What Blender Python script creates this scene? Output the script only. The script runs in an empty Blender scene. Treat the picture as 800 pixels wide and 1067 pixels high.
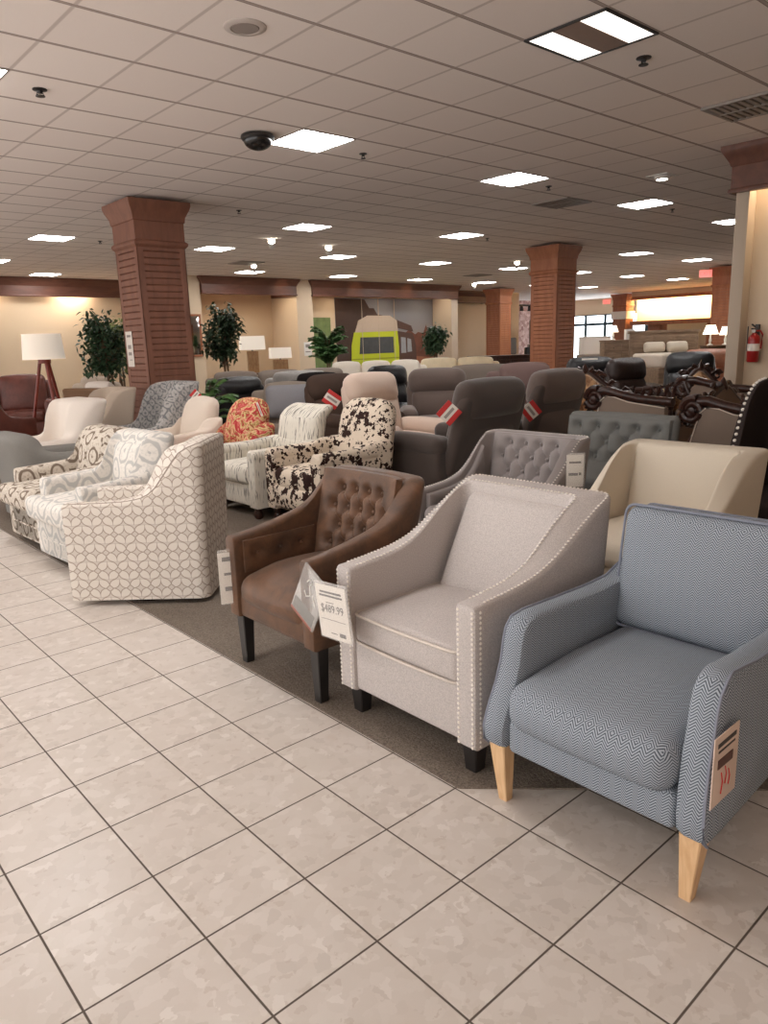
import bpy, bmesh, math, random
from mathutils import Vector, Matrix
PI = math.pi
sc = bpy.context.scene
COL = sc.collection
random.seed(7)
def S(r, g, b):
    f = lambda c: (c/255/12.92) if c/255 <= .04045 else ((c/255+.055)/1.055)**2.4
    return (f(r), f(g), f(b), 1.0)
def lerp(a, b, t): return a+(b-a)*t
def sstep(a, b, x):
    t = min(1, max(0, (x-a)/(b-a))); return t*t*(3-2*t)
def pw(pts):
    """smooth monotone curve through (x, y) points"""
    pts = sorted(pts)
    def f(x):
        if x <= pts[0][0]: return pts[0][1]
        if x >= pts[-1][0]: return pts[-1][1]
        n = len(pts); i = 0
        while x > pts[i+1][0]: i += 1
        def slope(k):
            if k == 0 or k == n-1: return 0
            a = (pts[k][1]-pts[k-1][1])/(pts[k][0]-pts[k-1][0]); b = (pts[k+1][1]-pts[k][1])/(pts[k+1][0]-pts[k][0])
            return 0 if a*b <= 0 else 2*a*b/(a+b)
        x0, y0 = pts[i]; x1, y1 = pts[i+1]; hh = x1-x0; t = (x-x0)/hh
        m0, m1 = slope(i), slope(i+1)
        return (2*t**3-3*t*t+1)*y0+(t**3-2*t*t+t)*hh*m0+(-2*t**3+3*t*t)*y1+(t**3-t*t)*hh*m1
    return f
# ---------------------------------------------------------------- mesh builder
class MB:
    def __init__(s): s.v = []; s.f = []; s.uv = None
    def add(s, vs, fs):
        o = len(s.v); s.v += [Vector(p) for p in vs]; s.f += [tuple(i+o for i in f) for f in fs]; return s
    def build(s, name, mat, parent=None, angle=38, uvf=None):
        me = bpy.data.meshes.new(name); me.from_pydata([tuple(p) for p in s.v], [], s.f)
        bm = bmesh.new(); bm.from_mesh(me); bmesh.ops.remove_doubles(bm, verts=bm.verts, dist=1e-5)
        bmesh.ops.recalc_face_normals(bm, faces=bm.faces)
        uvl = bm.loops.layers.uv.new('UVMap')
        for f in bm.faces:
            n = f.normal; ax = max(range(3), key=lambda i: abs(n[i]))
            for l in f.loops:
                c = l.vert.co
                l[uvl].uv = uvf(c, n) if uvf else ((c.y, c.z) if ax == 0 else (c.x, c.z) if ax == 1 else (c.y, c.x))
        bm.to_mesh(me); bm.free()
        me.shade_smooth(); me.set_sharp_from_angle(angle=math.radians(angle))
        ob = bpy.data.objects.new(name, me); COL.objects.link(ob)
        me.materials.append(mat)
        if parent: ob.parent = parent
        return ob
def loft(mb, rings, closed=True, cap=True):
    n = len(rings[0]); vs = [p for r in rings for p in r]; fs = []
    for i in range(len(rings)-1):
        for j in range(n if closed else n-1):
            k = (j+1) % n; fs.append((i*n+j, i*n+k, (i+1)*n+k, (i+1)*n+j))
    if cap: fs.append(tuple(range(n-1, -1, -1))); fs.append(tuple(range((len(rings)-1)*n, len(rings)*n)))
    mb.add(vs, fs); return mb
def rbox(mb, c, size, r=.02, puff=(0, 0, 0), n=4, fn=None, M=None):
    h = [x/2 for x in size]; r = min(r, min(h)*.98); c = Vector(c)
    def samp(hh):
        a = hh-r; s = [-hh, -a-.414*r]+[lerp(-a, a, i/n) for i in range(n+1)]+[a+.414*r, hh]; return s
    vs = []; fs = []
    for ax in range(3):
        u, w = (ax+1) % 3, (ax+2) % 3; su, sw = samp(h[u]), samp(h[w])
        for sg in (-1, 1):
            o = len(vs)
            for a in su:
                for b in sw:
                    p = [0, 0, 0]; p[ax] = sg*h[ax]; p[u] = a; p[w] = b
                    q = [max(-(h[i]-r), min(h[i]-r, p[i])) for i in range(3)]
                    d = Vector([p[i]-q[i] for i in range(3)])
                    if d.length > 1e-9: d = d.normalized()*r
                    p = Vector(q)+d
                    for i in range(3):
                        if puff[i]:
                            j, k = (i+1) % 3, (i+2) % 3
                            p[i] += puff[i]*(p[i]/h[i])*(1-(p[j]/h[j])**2)*(1-(p[k]/h[k])**2)
                    vs.append(p)
            m = len(sw)
            for i in range(len(su)-1):
                for j in range(m-1):
                    f = (o+i*m+j, o+(i+1)*m+j, o+(i+1)*m+j+1, o+i*m+j+1); fs.append(f if sg > 0 else f[::-1])
    out = []
    for p in vs:
        if M: p = M @ p
        p = p+c
        if fn: p = fn(p)
        out.append(p)
    mb.add(out, fs); return mb
def box(mb, x0, x1, y0, y1, z0, z1, r=.004, **k):
    return rbox(mb, ((x0+x1)/2, (y0+y1)/2, (z0+z1)/2), (abs(x1-x0), abs(y1-y0), abs(z1-z0)), r, n=k.pop('n', 1), **k)
def tube(mb, pts, rad, seg=8, cap=True):
    pts = [Vector(p) for p in pts]; n = len(pts); rings = []; ref = None
    for i, p in enumerate(pts):
        t = (pts[min(i+1, n-1)]-pts[max(i-1, 0)])
        if t.length < 1e-9: t = Vector((0, 0, 1))
        t.normalize()
        if ref is None: ref = Vector((0, 0, 1)) if abs(t.z) < .9 else Vector((1, 0, 0))
        a = t.cross(ref)
        if a.length < 1e-4: a = t.cross(Vector((0, 1, 0)))
        a.normalize(); b = t.cross(a); ref = -b if False else ref
        rr = rad[i] if isinstance(rad, (list, tuple)) else rad
        rings.append([p+a*rr*math.cos(2*PI*j/seg)+b*rr*math.sin(2*PI*j/seg) for j in range(seg)])
    return loft(mb, rings, True, cap)
def lathe(mb, prof, c=(0, 0, 0), seg=20, M=None):
    c = Vector(c); rings = []
    for r, z in prof:
        ring = []
        for j in range(seg):
            p = Vector((max(r, 1e-4)*math.cos(2*PI*j/seg), max(r, 1e-4)*math.sin(2*PI*j/seg), z))
            if M: p = M @ p
            ring.append(p+c)
        rings.append(ring)
    return loft(mb, rings)
def prism(mb, prof, y0, y1, bev=.01, axis='y', fn=None):
    """2D outline (x,z) extruded along y with rounded edges; bulge-free"""
    m = len(prof); cx = sum(p[0] for p in prof)/m; cz = sum(p[1] for p in prof)/m
    def inset(d):
        out = []
        for i in range(m):
            a = Vector(prof[i-1]); b = Vector(prof[i]); c = Vector(prof[(i+1) % m])
            e1 = (b-a).normalized(); e2 = (c-b).normalized(); nn = Vector((-(e1.y+e2.y), e1.x+e2.x))
            if nn.length < 1e-6: nn = Vector((-e1.y, e1.x))
            nn.normalize(); k = max(.5, nn.dot(Vector((-e1.y, e1.x))))
            out.append(b+nn*d/k)
        return out
    area = sum(prof[i-1][0]*prof[i][1]-prof[i][0]*prof[i-1][1] for i in range(m)); sg = 1 if area > 0 else -1
    st = [(0, bev), (.3*bev, .3*bev), (bev, 0)]; rings = []
    for dy, d in st: rings.append([(p.x, y0+dy, p.y) for p in inset(sg*d)])
    for dy, d in st[::-1]: rings.append([(p.x, y1-dy, p.y) for p in inset(sg*d)])
    def mp(p):
        p = Vector(p)
        if axis == 'x': p = Vector((p.y, p.x, p.z))
        if axis == 'z': p = Vector((p.x, p.z, p.y))
        return fn(p) if fn else p
    return loft(mb, [[mp(p) for p in r] for r in rings])
def upath(xf, xb, W, rc, ns=16, na=6, nb=12):
    P = []; w = W/2; rc = max(rc, 1e-3)
    for i in range(ns): P.append((lerp(xf, xb+rc, i/ns), -w))
    for i in range(na): a = PI/2*i/na; P.append((xb+rc-rc*math.sin(a), -w+rc-rc*math.cos(a)))
    for i in range(nb+1): P.append((xb, lerp(-w+rc, w-rc, i/nb)))
    for i in range(1, na+1): a = PI/2*i/na; P.append((xb+rc-rc*math.cos(a), w-rc+rc*math.sin(a)))
    for i in range(1, ns+1): P.append((lerp(xb+rc, xf, i/ns), w))
    return P
def wrap(mb, xf, xb, W, Ta, Tb, rc, rci, bot, hfn, r=.02, lean=None, nz=5, endr=.012, i0=0, i1=None):
    O = upath(xf, xb, W, rc); I = upath(xf, xb+Tb, W-2*Ta, rci); rings = []; tO = []; tI = []
    N = len(O); i1 = N if i1 is None else i1
    lean = lean or (lambda x, y, z: (0, 0, 0))
    def pt(i, w, z):
        x = lerp(O[i][0], I[i][0], w); y = lerp(O[i][1], I[i][1], w); d = lean(x, y, z); return Vector((x+d[0], y+d[1], z+d[2]))
    def ring(i, ins=0):
        T = math.hypot(O[i][0]-I[i][0], O[i][1]-I[i][1]); top = hfn(O[i][0], O[i][1])-ins; rr = min(r, T*.49); wr = rr/T; wi = ins/T
        b = bot(O[i][0], O[i][1]) if callable(bot) else bot; b += ins
        L = [pt(i, wi, lerp(b, top-rr, k/nz)) for k in range(nz+1)]
        L += [pt(i, wi+(1-math.cos(a))*wr*(1-2*wi), top-rr+math.sin(a)*rr) for a in (PI/6, PI/3, PI/2)]
        L += [pt(i, 1-wi-(1-math.cos(a))*wr*(1-2*wi), top-rr+math.sin(a)*rr) for a in (PI/2, PI/3, PI/6)]
        L += [pt(i, 1-wi, lerp(top-rr, b, k/nz)) for k in range(nz+1)]
        return L
    for i in range(i0, i1):
        R = ring(i)
        T = math.hypot(O[i][0]-I[i][0], O[i][1]-I[i][1]); w = min(.49, r/T)
        tO.append(pt(i, w*.9, hfn(*O[i]))); tI.append(pt(i, 1-w*.9, hfn(*O[i])))
        if i == i0 and endr: rings += [ring(i, endr), [p+Vector((endr*.3 if False else 0, 0, 0)) for p in ring(i, endr*.3)]]
        if i == i1-1 and endr:
            rings.append(R); rings += [ring(i, endr*.3), ring(i, endr)]
        else: rings.append(R)
    if endr and i0 == 0:
        for q, k in ((rings[0], 1), (rings[1], .7), (rings[-1], 1), (rings[-2], .7)):
            for p in q: p.x += endr*k
    loft(mb, rings); return tO, tI
def resample(pts, step):
    out = [pts[0]]; acc = 0
    for a, b in zip(pts, pts[1:]):
        L = (b-a).length; t = step-acc
        while t <= L and L > 1e-9: out.append(a.lerp(b, t/L)); t += step
        acc = (acc+L) % step
    return out
def nails(mb, pts, r=.006, step=.017, up=(0, 0, 1)):
    u = Vector(up).normalized(); a = u.cross(Vector((1, 0, 0)) if abs(u.x) < .8 else Vector((0, 1, 0))).normalized(); b = u.cross(a)
    for p in resample(pts, step):
        rings = [[p+a*r*k*math.cos(j*PI/3)+b*r*k*math.sin(j*PI/3)+u*r*z for j in range(6)] for k, z in ((1, -.2), (.8, .3), (.3, .48))]
        loft(mb, rings)
def piping(mb, x0, x1, y0, y1, z, r=.005, rc=.03, fn=None):
    P = []
    for cx, cy, a0 in ((x1-rc, y1-rc, 0), (x0+rc, y1-rc, PI/2), (x0+rc, y0+rc, PI), (x1-rc, y0+rc, 1.5*PI)):
        for k in range(5): a = a0+PI/2*k/4; P.append(Vector((cx+rc*math.cos(a), cy+rc*math.sin(a), z)))
    Q = []
    for i in range(len(P)):
        a, b = P[i], P[(i+1) % len(P)]; m = 6 if (b-a).length > .1 else 1
        Q += [a.lerp(b, k/m) for k in range(m)]
    Q.append(Q[0])
    if fn: Q = [fn(p) for p in Q]
    tube(mb, Q, r, 6, cap=False)
def leg_bm(x, y, z, t, b, dx=0, dy=0, rnd=False):
    mb = MB()
    if rnd: return lathe(mb, [(b, 0), (b*1.05, .005), (lerp(b, t, .5), z*.5), (t, z)], (x, y, 0), 14)
    rings = []
    for k in range(5):
        f = k/4; w = lerp(b, t, f); cx, cy = x+dx*(1-f), y+dy*(1-f); e = w*.86
        rings.append([Vector((cx+px_, cy+py_, z*f)) for px_, py_ in ((w, e), (e, w), (-e, w), (-w, e), (-w, -e), (-e, -w), (e, -w), (w, -e))])
    return loft(mb, rings)
# ---------------------------------------------------------------- things and parts
def thing(name, label, cat, loc=(0, 0, 0), rz=0, group=None):
    o = bpy.data.objects.new(name, None); COL.objects.link(o); o.empty_display_size = .1
    o.location = loc; o.rotation_euler = (0, 0, rz); o['label'] = label; o['category'] = cat
    if group: o['group'] = group
    return o
def tag(o, label, cat, group=None):
    o['label'] = label; o['category'] = cat
    if group: o['group'] = group
    return o
def struct(o): o['kind'] = 'structure'; return o
def dup(root, loc, rz, label, group=None):
    r = root.copy(); COL.objects.link(r); r.location = loc; r.rotation_euler = (0, 0, rz); r['label'] = label
    if group: r['group'] = group
    for ch in list(root.children):
        c = ch.copy(); COL.objects.link(c); c.parent = r
        for g in list(ch.children):
            d = g.copy(); COL.objects.link(d); d.parent = c
    return r
# ---------------------------------------------------------------- materials
class NT:
    def __init__(s, name):
        s.m = bpy.data.materials.new(name); s.m.use_nodes = True; s.t = s.m.node_tree; s.b = s.t.nodes['Principled BSDF']
        s.tc = s.t.nodes.new('ShaderNodeTexCoord')
    def put(s, sock, v):
        if v is None: return
        if hasattr(v, 'is_linked'): s.t.links.new(v, sock)
        else: sock.default_value = v
    def math(s, op, a, b=None, c=None):
        n = s.t.nodes.new('ShaderNodeMath'); n.operation = op
        for i, v in enumerate((a, b, c)): s.put(n.inputs[i], v)
        return n.outputs[0]
    def mix(s, f, a, b):
        n = s.t.nodes.new('ShaderNodeMix'); n.data_type = 'RGBA'
        s.put(n.inputs[0], f); s.put(n.inputs[6], a); s.put(n.inputs[7], b); return n.outputs[2]
    def sep(s, v):
        n = s.t.nodes.new('ShaderNodeSeparateXYZ'); s.put(n.inputs[0], v); return n.outputs
    def comb(s, x, y, z=0.0):
        n = s.t.nodes.new('ShaderNodeCombineXYZ'); s.put(n.inputs[0], x); s.put(n.inputs[1], y); s.put(n.inputs[2], z); return n.outputs[0]
    def noise(s, vec, scale, detail=2, rough=.5, dist=0, out=0):
        n = s.t.nodes.new('ShaderNodeTexNoise'); s.put(n.inputs['Vector'], vec); n.inputs['Scale'].default_value = scale
        n.inputs['Detail'].default_value = detail; n.inputs['Roughness'].default_value = rough; n.inputs['Distortion'].default_value = dist
        return n.outputs[out]
    def vor(s, vec, scale, out='Distance', feat='F1', rnd=1):
        n = s.t.nodes.new('ShaderNodeTexVoronoi'); n.feature = feat; s.put(n.inputs['Vector'], vec); n.inputs['Scale'].default_value = scale
        n.inputs['Randomness'].default_value = rnd
        return n.outputs[out]
    def ramp(s, f, stops, interp='LINEAR'):
        n = s.t.nodes.new('ShaderNodeValToRGB'); s.put(n.inputs[0], f); e = n.color_ramp.elements; n.color_ramp.interpolation = interp
        while len(e) < len(stops): e.new(.5)
        for k, (p, c) in enumerate(stops): e[k].position = p; e[k].color = c
        return n.outputs[0]
    def scale(s, vec, sc_):
        n = s.t.nodes.new('ShaderNodeMapping'); s.put(n.inputs[0], vec); n.inputs['Scale'].default_value = sc_; return n.outputs[0]
    def step(s, v, a, b):   # smooth 0..1 between a and b
        n = s.t.nodes.new('ShaderNodeMapRange'); n.interpolation_type = 'SMOOTHSTEP'; s.put(n.inputs[0], v); n.inputs[1].default_value = a; n.inputs[2].default_value = b; return n.outputs[0]
    def bump(s, hgt, strength=.3, dist=.01):
        n = s.t.nodes.new('ShaderNodeBump'); s.put(n.inputs['Height'], hgt); n.inputs['Strength'].default_value = strength; n.inputs['Distance'].default_value = dist
        s.t.links.new(n.outputs[0], s.b.inputs['Normal'])
    def done(s, col, rough=.8, spec=.3, metal=0, sheen=0):
        s.put(s.b.inputs['Base Color'], col); s.put(s.b.inputs['Roughness'], rough); s.b.inputs['Specular IOR Level'].default_value = spec; s.b.inputs['Metallic'].default_value = metal
        if sheen: s.b.inputs['Sheen Weight'].default_value = sheen; s.b.inputs['Sheen Roughness'].default_value = .5
        return s.m
def plain(name, c, rough=.6, spec=.4, metal=0, var=.06, scale=12):
    t = NT(name); n = t.noise(t.tc.outputs['Object'], scale, 3)
    k = lambda q: tuple(min(1, x*q) for x in c[:3])+(1,)
    return t.done(t.mix(n, k(1-var), k(1+var)), rough, spec, metal)
def fabric(name, c, var=.14, weave=420, bump=.25, sheen=0, blotch=.08, rough=.9):
    t = NT(name); ob = t.tc.outputs['Object']; k = lambda q: tuple(min(1, x*q) for x in c[:3])+(1,)
    n1 = t.noise(ob, weave, 2, .7); n2 = t.noise(ob, 6, 3)
    a = t.mix(t.step(n1, .3, .7), k(1-var), k(1+var)); b = t.mix(n2, k(1-blotch), k(1+blotch))
    n = t.t.nodes.new('ShaderNodeMix'); n.data_type = 'RGBA'; n.blend_type = 'MIX'; n.inputs[0].default_value = .4
    t.put(n.inputs[6], a); t.put(n.inputs[7], b)
    t.bump(n1, bump, .004)
    return t.done(n.outputs[2], rough, .2, 0, sheen)
def leather(name, c, rough=.38, var=.2, crease=.3, spec=.5):
    t = NT(name); ob = t.tc.outputs['Object']; k = lambda q: tuple(min(1, x*q) for x in c[:3])+(1,)
    n = t.noise(ob, 5, 4, .6); v = t.vor(ob, 160, 'Distance')
    h = t.math('ADD', t.math('MULTIPLY', v, .3), t.noise(ob, 14, 3, .5, .6)); t.bump(h, crease, .02)
    return t.done(t.mix(t.step(n, .3, .7), k(1-var), k(1+var)), rough, spec)
def emis(name, c, st):
    t = NT(name); t.b.inputs['Base Color'].default_value = (.8, .8, .8, 1); t.b.inputs['Emission Color'].default_value = c; t.b.inputs['Emission Strength'].default_value = st; return t.m
def wood(name, c1, c2, scale=(1, 1, .12), sc_=22, rough=.42):
    t = NT(name); v = t.scale(t.tc.outputs['Object'], scale); n = t.noise(v, sc_, 4, .6, .8)
    return t.done(t.mix(t.step(n, .3, .7), c1, c2), rough, .4)
def text_mesh(mb, s, size, M):
    cu = bpy.data.curves.new('lettering', 'FONT'); cu.body = s; cu.size = size; cu.align_x = 'CENTER'; cu.align_y = 'CENTER'; cu.extrude = .0004; cu.resolution_u = 2
    ob = bpy.data.objects.new('lettering', cu); COL.objects.link(ob); dg = bpy.context.evaluated_depsgraph_get()
    me = bpy.data.meshes.new_from_object(ob.evaluated_get(dg))
    mb.add([M @ v.co for v in me.vertices], [tuple(p.vertices) for p in me.polygons])
    bpy.data.objects.remove(ob); bpy.data.curves.remove(cu); bpy.data.meshes.remove(me)
WORLD = 1.7
EXPO = 0.52
# ================================================================ surfaces of the place
CZ = 3.332
def m_floor():
    t = NT('stone_tile'); P = t.tc.outputs['Object']; x, y, _ = t.sep(P)
    cx = t.math('DIVIDE', t.math('SUBTRACT', x, .0696), .305); cy = t.math('DIVIDE', t.math('SUBTRACT', y, 2.1121), .305)
    fx = t.math('FRACT', cx); fy = t.math('FRACT', cy)
    ex = t.math('MINIMUM', fx, t.math('SUBTRACT', 1, fx)); ey = t.math('MINIMUM', fy, t.math('SUBTRACT', 1, fy))
    g = t.math('MAXIMUM', t.math('SUBTRACT', 1, t.step(ex, .006, .012)), t.math('SUBTRACT', 1, t.step(ey, .006, .012)))
    idv = t.comb(t.math('FLOOR', cx), t.math('FLOOR', cy))
    wn = t.t.nodes.new('ShaderNodeTexWhiteNoise'); t.put(wn.inputs['Vector'], idv)
    q = t.t.nodes.new('ShaderNodeVectorMath'); q.operation = 'MULTIPLY_ADD'; t.put(q.inputs[0], wn.outputs['Color']); q.inputs[1].default_value = (5, 5, 5); t.put(q.inputs[2], P)
    pv = q.outputs[0]; dv = t.t.nodes.new('ShaderNodeVectorMath'); dv.operation = 'MULTIPLY_ADD'
    t.put(dv.inputs[0], t.noise(pv, 18, 3, .6, 0, 1)); dv.inputs[1].default_value = (.07, .07, .07); t.put(dv.inputs[2], pv)
    chip = t.vor(dv.outputs[0], 28, 'Color'); cs = t.sep(chip)
    base = t.ramp(cs[0], [(0, S(172, 162, 153)), (.12, S(190, 180, 171)), (.6, S(197, 188, 180)), (.9, S(206, 198, 191)), (1, S(222, 216, 210))])
    small = t.vor(dv.outputs[0], 60, 'Color'); ss = t.sep(small)
    base = t.mix(t.math('MULTIPLY', t.math('GREATER_THAN', ss[0], .955), .55), base, S(150, 130, 112))
    cloud = t.mix(t.noise(pv, 7, 3), S(184, 173, 163), S(206, 198, 190)); base = t.mix(.45, base, cloud)
    tone = t.mix(wn.outputs['Value'], S(184, 173, 163), S(202, 192, 183)); base = t.mix(.3, base, tone)
    spot = t.step(t.noise(P, 2.2, 2, .5), .70, .74); base = t.mix(t.math('MULTIPLY', spot, .35), base, S(168, 134, 108))
    t.bump(t.math('MULTIPLY', g, -1), .35, .003)
    return t.done(t.mix(g, base, S(84, 74, 66)), t.mix(g, (.30, .30, .30, 1), (.8, .8, .8, 1)), .35)
def m_ceil():
    t = NT('acoustic_tile'); P = t.tc.outputs['Object']; x, y, _ = t.sep(P)
    cx = t.math('FRACT', t.math('DIVIDE', t.math('SUBTRACT', x, 3.0675), .61)); cy = t.math('FRACT', t.math('DIVIDE', t.math('SUBTRACT', y, 3.9706), .61))
    ex = t.math('MINIMUM', cx, t.math('SUBTRACT', 1, cx)); ey = t.math('MINIMUM', cy, t.math('SUBTRACT', 1, cy))
    bar = t.math('MAXIMUM', t.math('LESS_THAN', ex, .016), t.math('LESS_THAN', ey, .016))
    rev = t.math('MAXIMUM', t.math('MULTIPLY', t.math('LESS_THAN', ex, .024), .2), t.math('LESS_THAN', ey, .026))  # reveals beside the bars, their small shadow painted in, stronger one way
    wn = t.t.nodes.new('ShaderNodeTexWhiteNoise'); t.put(wn.inputs['Vector'], t.comb(t.math('FLOOR', t.math('DIVIDE', t.math('SUBTRACT', x, 3.0675), .61)), t.math('FLOOR', t.math('DIVIDE', t.math('SUBTRACT', y, 3.9706), .61))))
    n = t.noise(P, 160, 2, .7); base = t.mix(n, S(232, 222, 216), S(242, 234, 228)); base = t.mix(t.math('MULTIPLY', wn.outputs['Value'], .25), base, S(222, 210, 203))
    c = t.mix(rev, base, S(146, 131, 124)); c = t.mix(t.math('MULTIPLY', bar, .55), c, S(190, 177, 170))
    t.bump(t.math('MULTIPLY', rev, -1), .5, .004)
    return t.done(c, .95, .1)
def m_carpet():
    t = NT('carpet_pile'); P = t.tc.outputs['Object']; n = t.noise(P, 120, 3, .8); n2 = t.noise(P, 3, 3)
    c = t.mix(t.step(n, .3, .7), S(92, 82, 74), S(146, 134, 122)); c = t.mix(.3, c, t.mix(n2, S(96, 86, 78), S(128, 117, 106))); t.bump(n, .8, .01)
    return t.done(c, 1, .05)
def m_brick():
    t = NT('pink_wall_pattern'); P = t.tc.outputs['Object']; v = t.vor(P, 7, 'Color')
    return t.done(t.mix(t.sep(v)[0], S(150, 110, 104), S(206, 176, 166)), .8)
M_floor, M_ceil, M_carpet = m_floor(), m_ceil(), m_carpet()
M_wall = plain('cream_wall_paint', S(214, 194, 168), .8, .2, var=.02, scale=3)
M_wallw = plain('warm_wall_paint', S(206, 184, 156), .8, .2, var=.02, scale=3)
M_pier = plain('shaded_cream_paint', S(186, 170, 152), .8, .2, var=.02, scale=3)  # cream wall darkened: shade on the pier faces put into the colour
M_redw = wood('red_brown_painted_wood', S(118, 78, 63), S(134, 90, 72), (1, 1, .2), 9, .5)
M_redw2 = wood('lighter_red_brown_wood', S(150, 94, 66), S(168, 108, 76), (1, 1, .2), 9, .5)
M_head = wood('brown_header_wood', S(96, 62, 50), S(114, 74, 59), (.2, 1, 1), 9, .45)
M_white = plain('white_paint', S(226, 222, 216), .5, .3, var=.02)
M_dark = plain('dark_metal', S(38, 36, 36), .4, .5, var=.1)
M_black = plain('black_plastic', S(18, 18, 19), .25, .6, var=.05)
M_grille = plain('grey_grille_metal', S(150, 142, 136), .5, .4)
M_lens = emis('lit_light_lens', (1, .98, .962, 1), 22.0)
M_basket = plain('perforated_basket', S(150, 130, 120), .6, .3)
# ---- floor, carpet, ceiling
f = MB(); f.add([(-4, -4, 0), (40, -4, 0), (40, 30, 0), (-4, 30, 0)], [(0, 1, 2, 3)]); struct(f.build('floor', M_floor))
pr = [(1.6, 22), (1.6, 1.492), (5.6, -2.508), (33, -2.508), (33, 22)]
f = MB(); n = len(pr)
f.add([(x, y, -.01) for x, y in pr]+[(x, y, .006) for x, y in pr], [tuple(range(n, 2*n)), tuple(range(n-1, -1, -1))]+[(i, (i+1) % n, n+(i+1) % n, n+i) for i in range(n)])
o = f.build('carpet', M_carpet); struct(o)
f = MB(); box(f, -4, 36, -4, 26, CZ, CZ+.1, .001); struct(f.build('ceiling', M_ceil))
# ---- walls
def wall(name, m, x0, x1, y0, y1, z0=0, z1=CZ, r=.003):
    w = MB(); box(w, x0, x1, y0, y1, z0, z1, r); return struct(w.build(name, m))
wall('wall_back', M_wallw, -4, 9.4, 20.6, 20.75)
wall('wall_front_unseen', M_wall, -4, 36, -3.95, -3.85)  # unseen wall, added to keep open-side light off the near faces
wall('wall_pier', M_wall, 9.38, 9.96, 18.42, 20.75)
wall('wall_partition', M_wall, 13.05, 13.62, 18.42, 19.9)
wall('wall_alcove', M_wallw, 9.96, 13.05, 19.75, 19.9)
wall('wall_mural', M_wall, 13.62, 19.78, 19.35, 19.5)
wall('wall_return', M_pier, 19.62, 19.95, 18.42, 19.5)
wall('wall_far', M_wall, 19.95, 25.9, 20.4, 20.55)
wall('wall_pattern', m_brick(), 25.9, 34.2, 24.2, 24.35)
wall('wall_entrance', M_wall, 34.6, 34.8, 10, 27, 2.55, CZ)
wall('wall_entrance_side', M_wall, 34.6, 34.8, 15, 18.2, 0, 2.55)
wall('wall_cove', plain('cove_paint', S(246, 228, 190), .8, .2, var=.02), 31.9, 32.0, 8, 18.4, 1.9, CZ)
wall('wall_cove_lower', M_wallw, 33.4, 33.5, 6, 18.4, 0, 2.0)
for nm, y0, y1 in (('wall_cove_pier', 17.1, 17.7), ('wall_cove_post', 14.6, 15.0)): wall(nm, M_redw2, 31.7, 32.3, y0, y1, 0, 1.9)
wall('trim_cove_low', M_redw2, 31.2, 31.9, 8, 18.3, 1.88, 2.06); wall('trim_cove_high', M_redw2, 31.2, 31.45, 8, 18.3, 2.98, 3.12)
wall('wall_cove_top', M_wall, 31.25, 31.9, 8, 18.3, 3.12, CZ)
# the right-hand pier and the wall set back behind its header
wall('wall_right_pilaster', M_pier, 8.38, 8.80, 3.60, 3.735)
wall('wall_right', M_wall, 8.55, 8.75, -4, 3.60)
def header(name, x0, x1, y0, y1, side, m=M_head):
    """moulded fascia: flat board, bead below, stepped crown above; side = outward axis"""
    mb = MB(); zb = 2.87
    prof = [(0, zb), (.016, zb), (.022, zb+.02), (.016, zb+.04), (0, zb+.045), (0, 3.13), (.012, 3.14), (.02, 3.17), (.055, 3.23), (.08, 3.27), (.09, 3.30), (.09, CZ), (-.06, CZ), (-.06, zb)]
    if side == '-y': pts = lambda s, d, z: (s, y0-d, z); rng = (x0, x1)
    else: pts = lambda s, d, z: (x0-d, s, z); rng = (y0, y1)
    a, b = rng; ra = [[pts(a-d, d, z) for d, z in prof], [pts(b+d, d, z) for d, z in prof]]
    loft(mb, ra)
    e = .06
    if side == '-y': # returned ends
        for xx, sg in ((a, -1), (b, 1)): loft(mb, [[(xx+sg*d, y0-d, z) for d, z in prof], [(xx+sg*d, y1+.02, z) for d, z in prof]])
    else:
        for yy, sg in ((b, 1),): loft(mb, [[(x0-d, yy+sg*d, z) for d, z in prof], [(x1+.02, yy+sg*d, z) for d, z in prof]])
    return struct(mb.build(name, m))
header('trim_header_alcove', 9.98, 13.02, 18.35, 19.6, '-y'); header('trim_header_mural', 13.6, 19.9, 18.35, 19.3, '-y')
header('trim_header_back', 2.0, 8.75, 20.35, 20.58, '-y'); header('trim_header_far', 20.1, 23.5, 20.1, 20.38, '-y')
header('trim_header_right', 8.33, 8.52, -4, 3.78, '-x')
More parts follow.
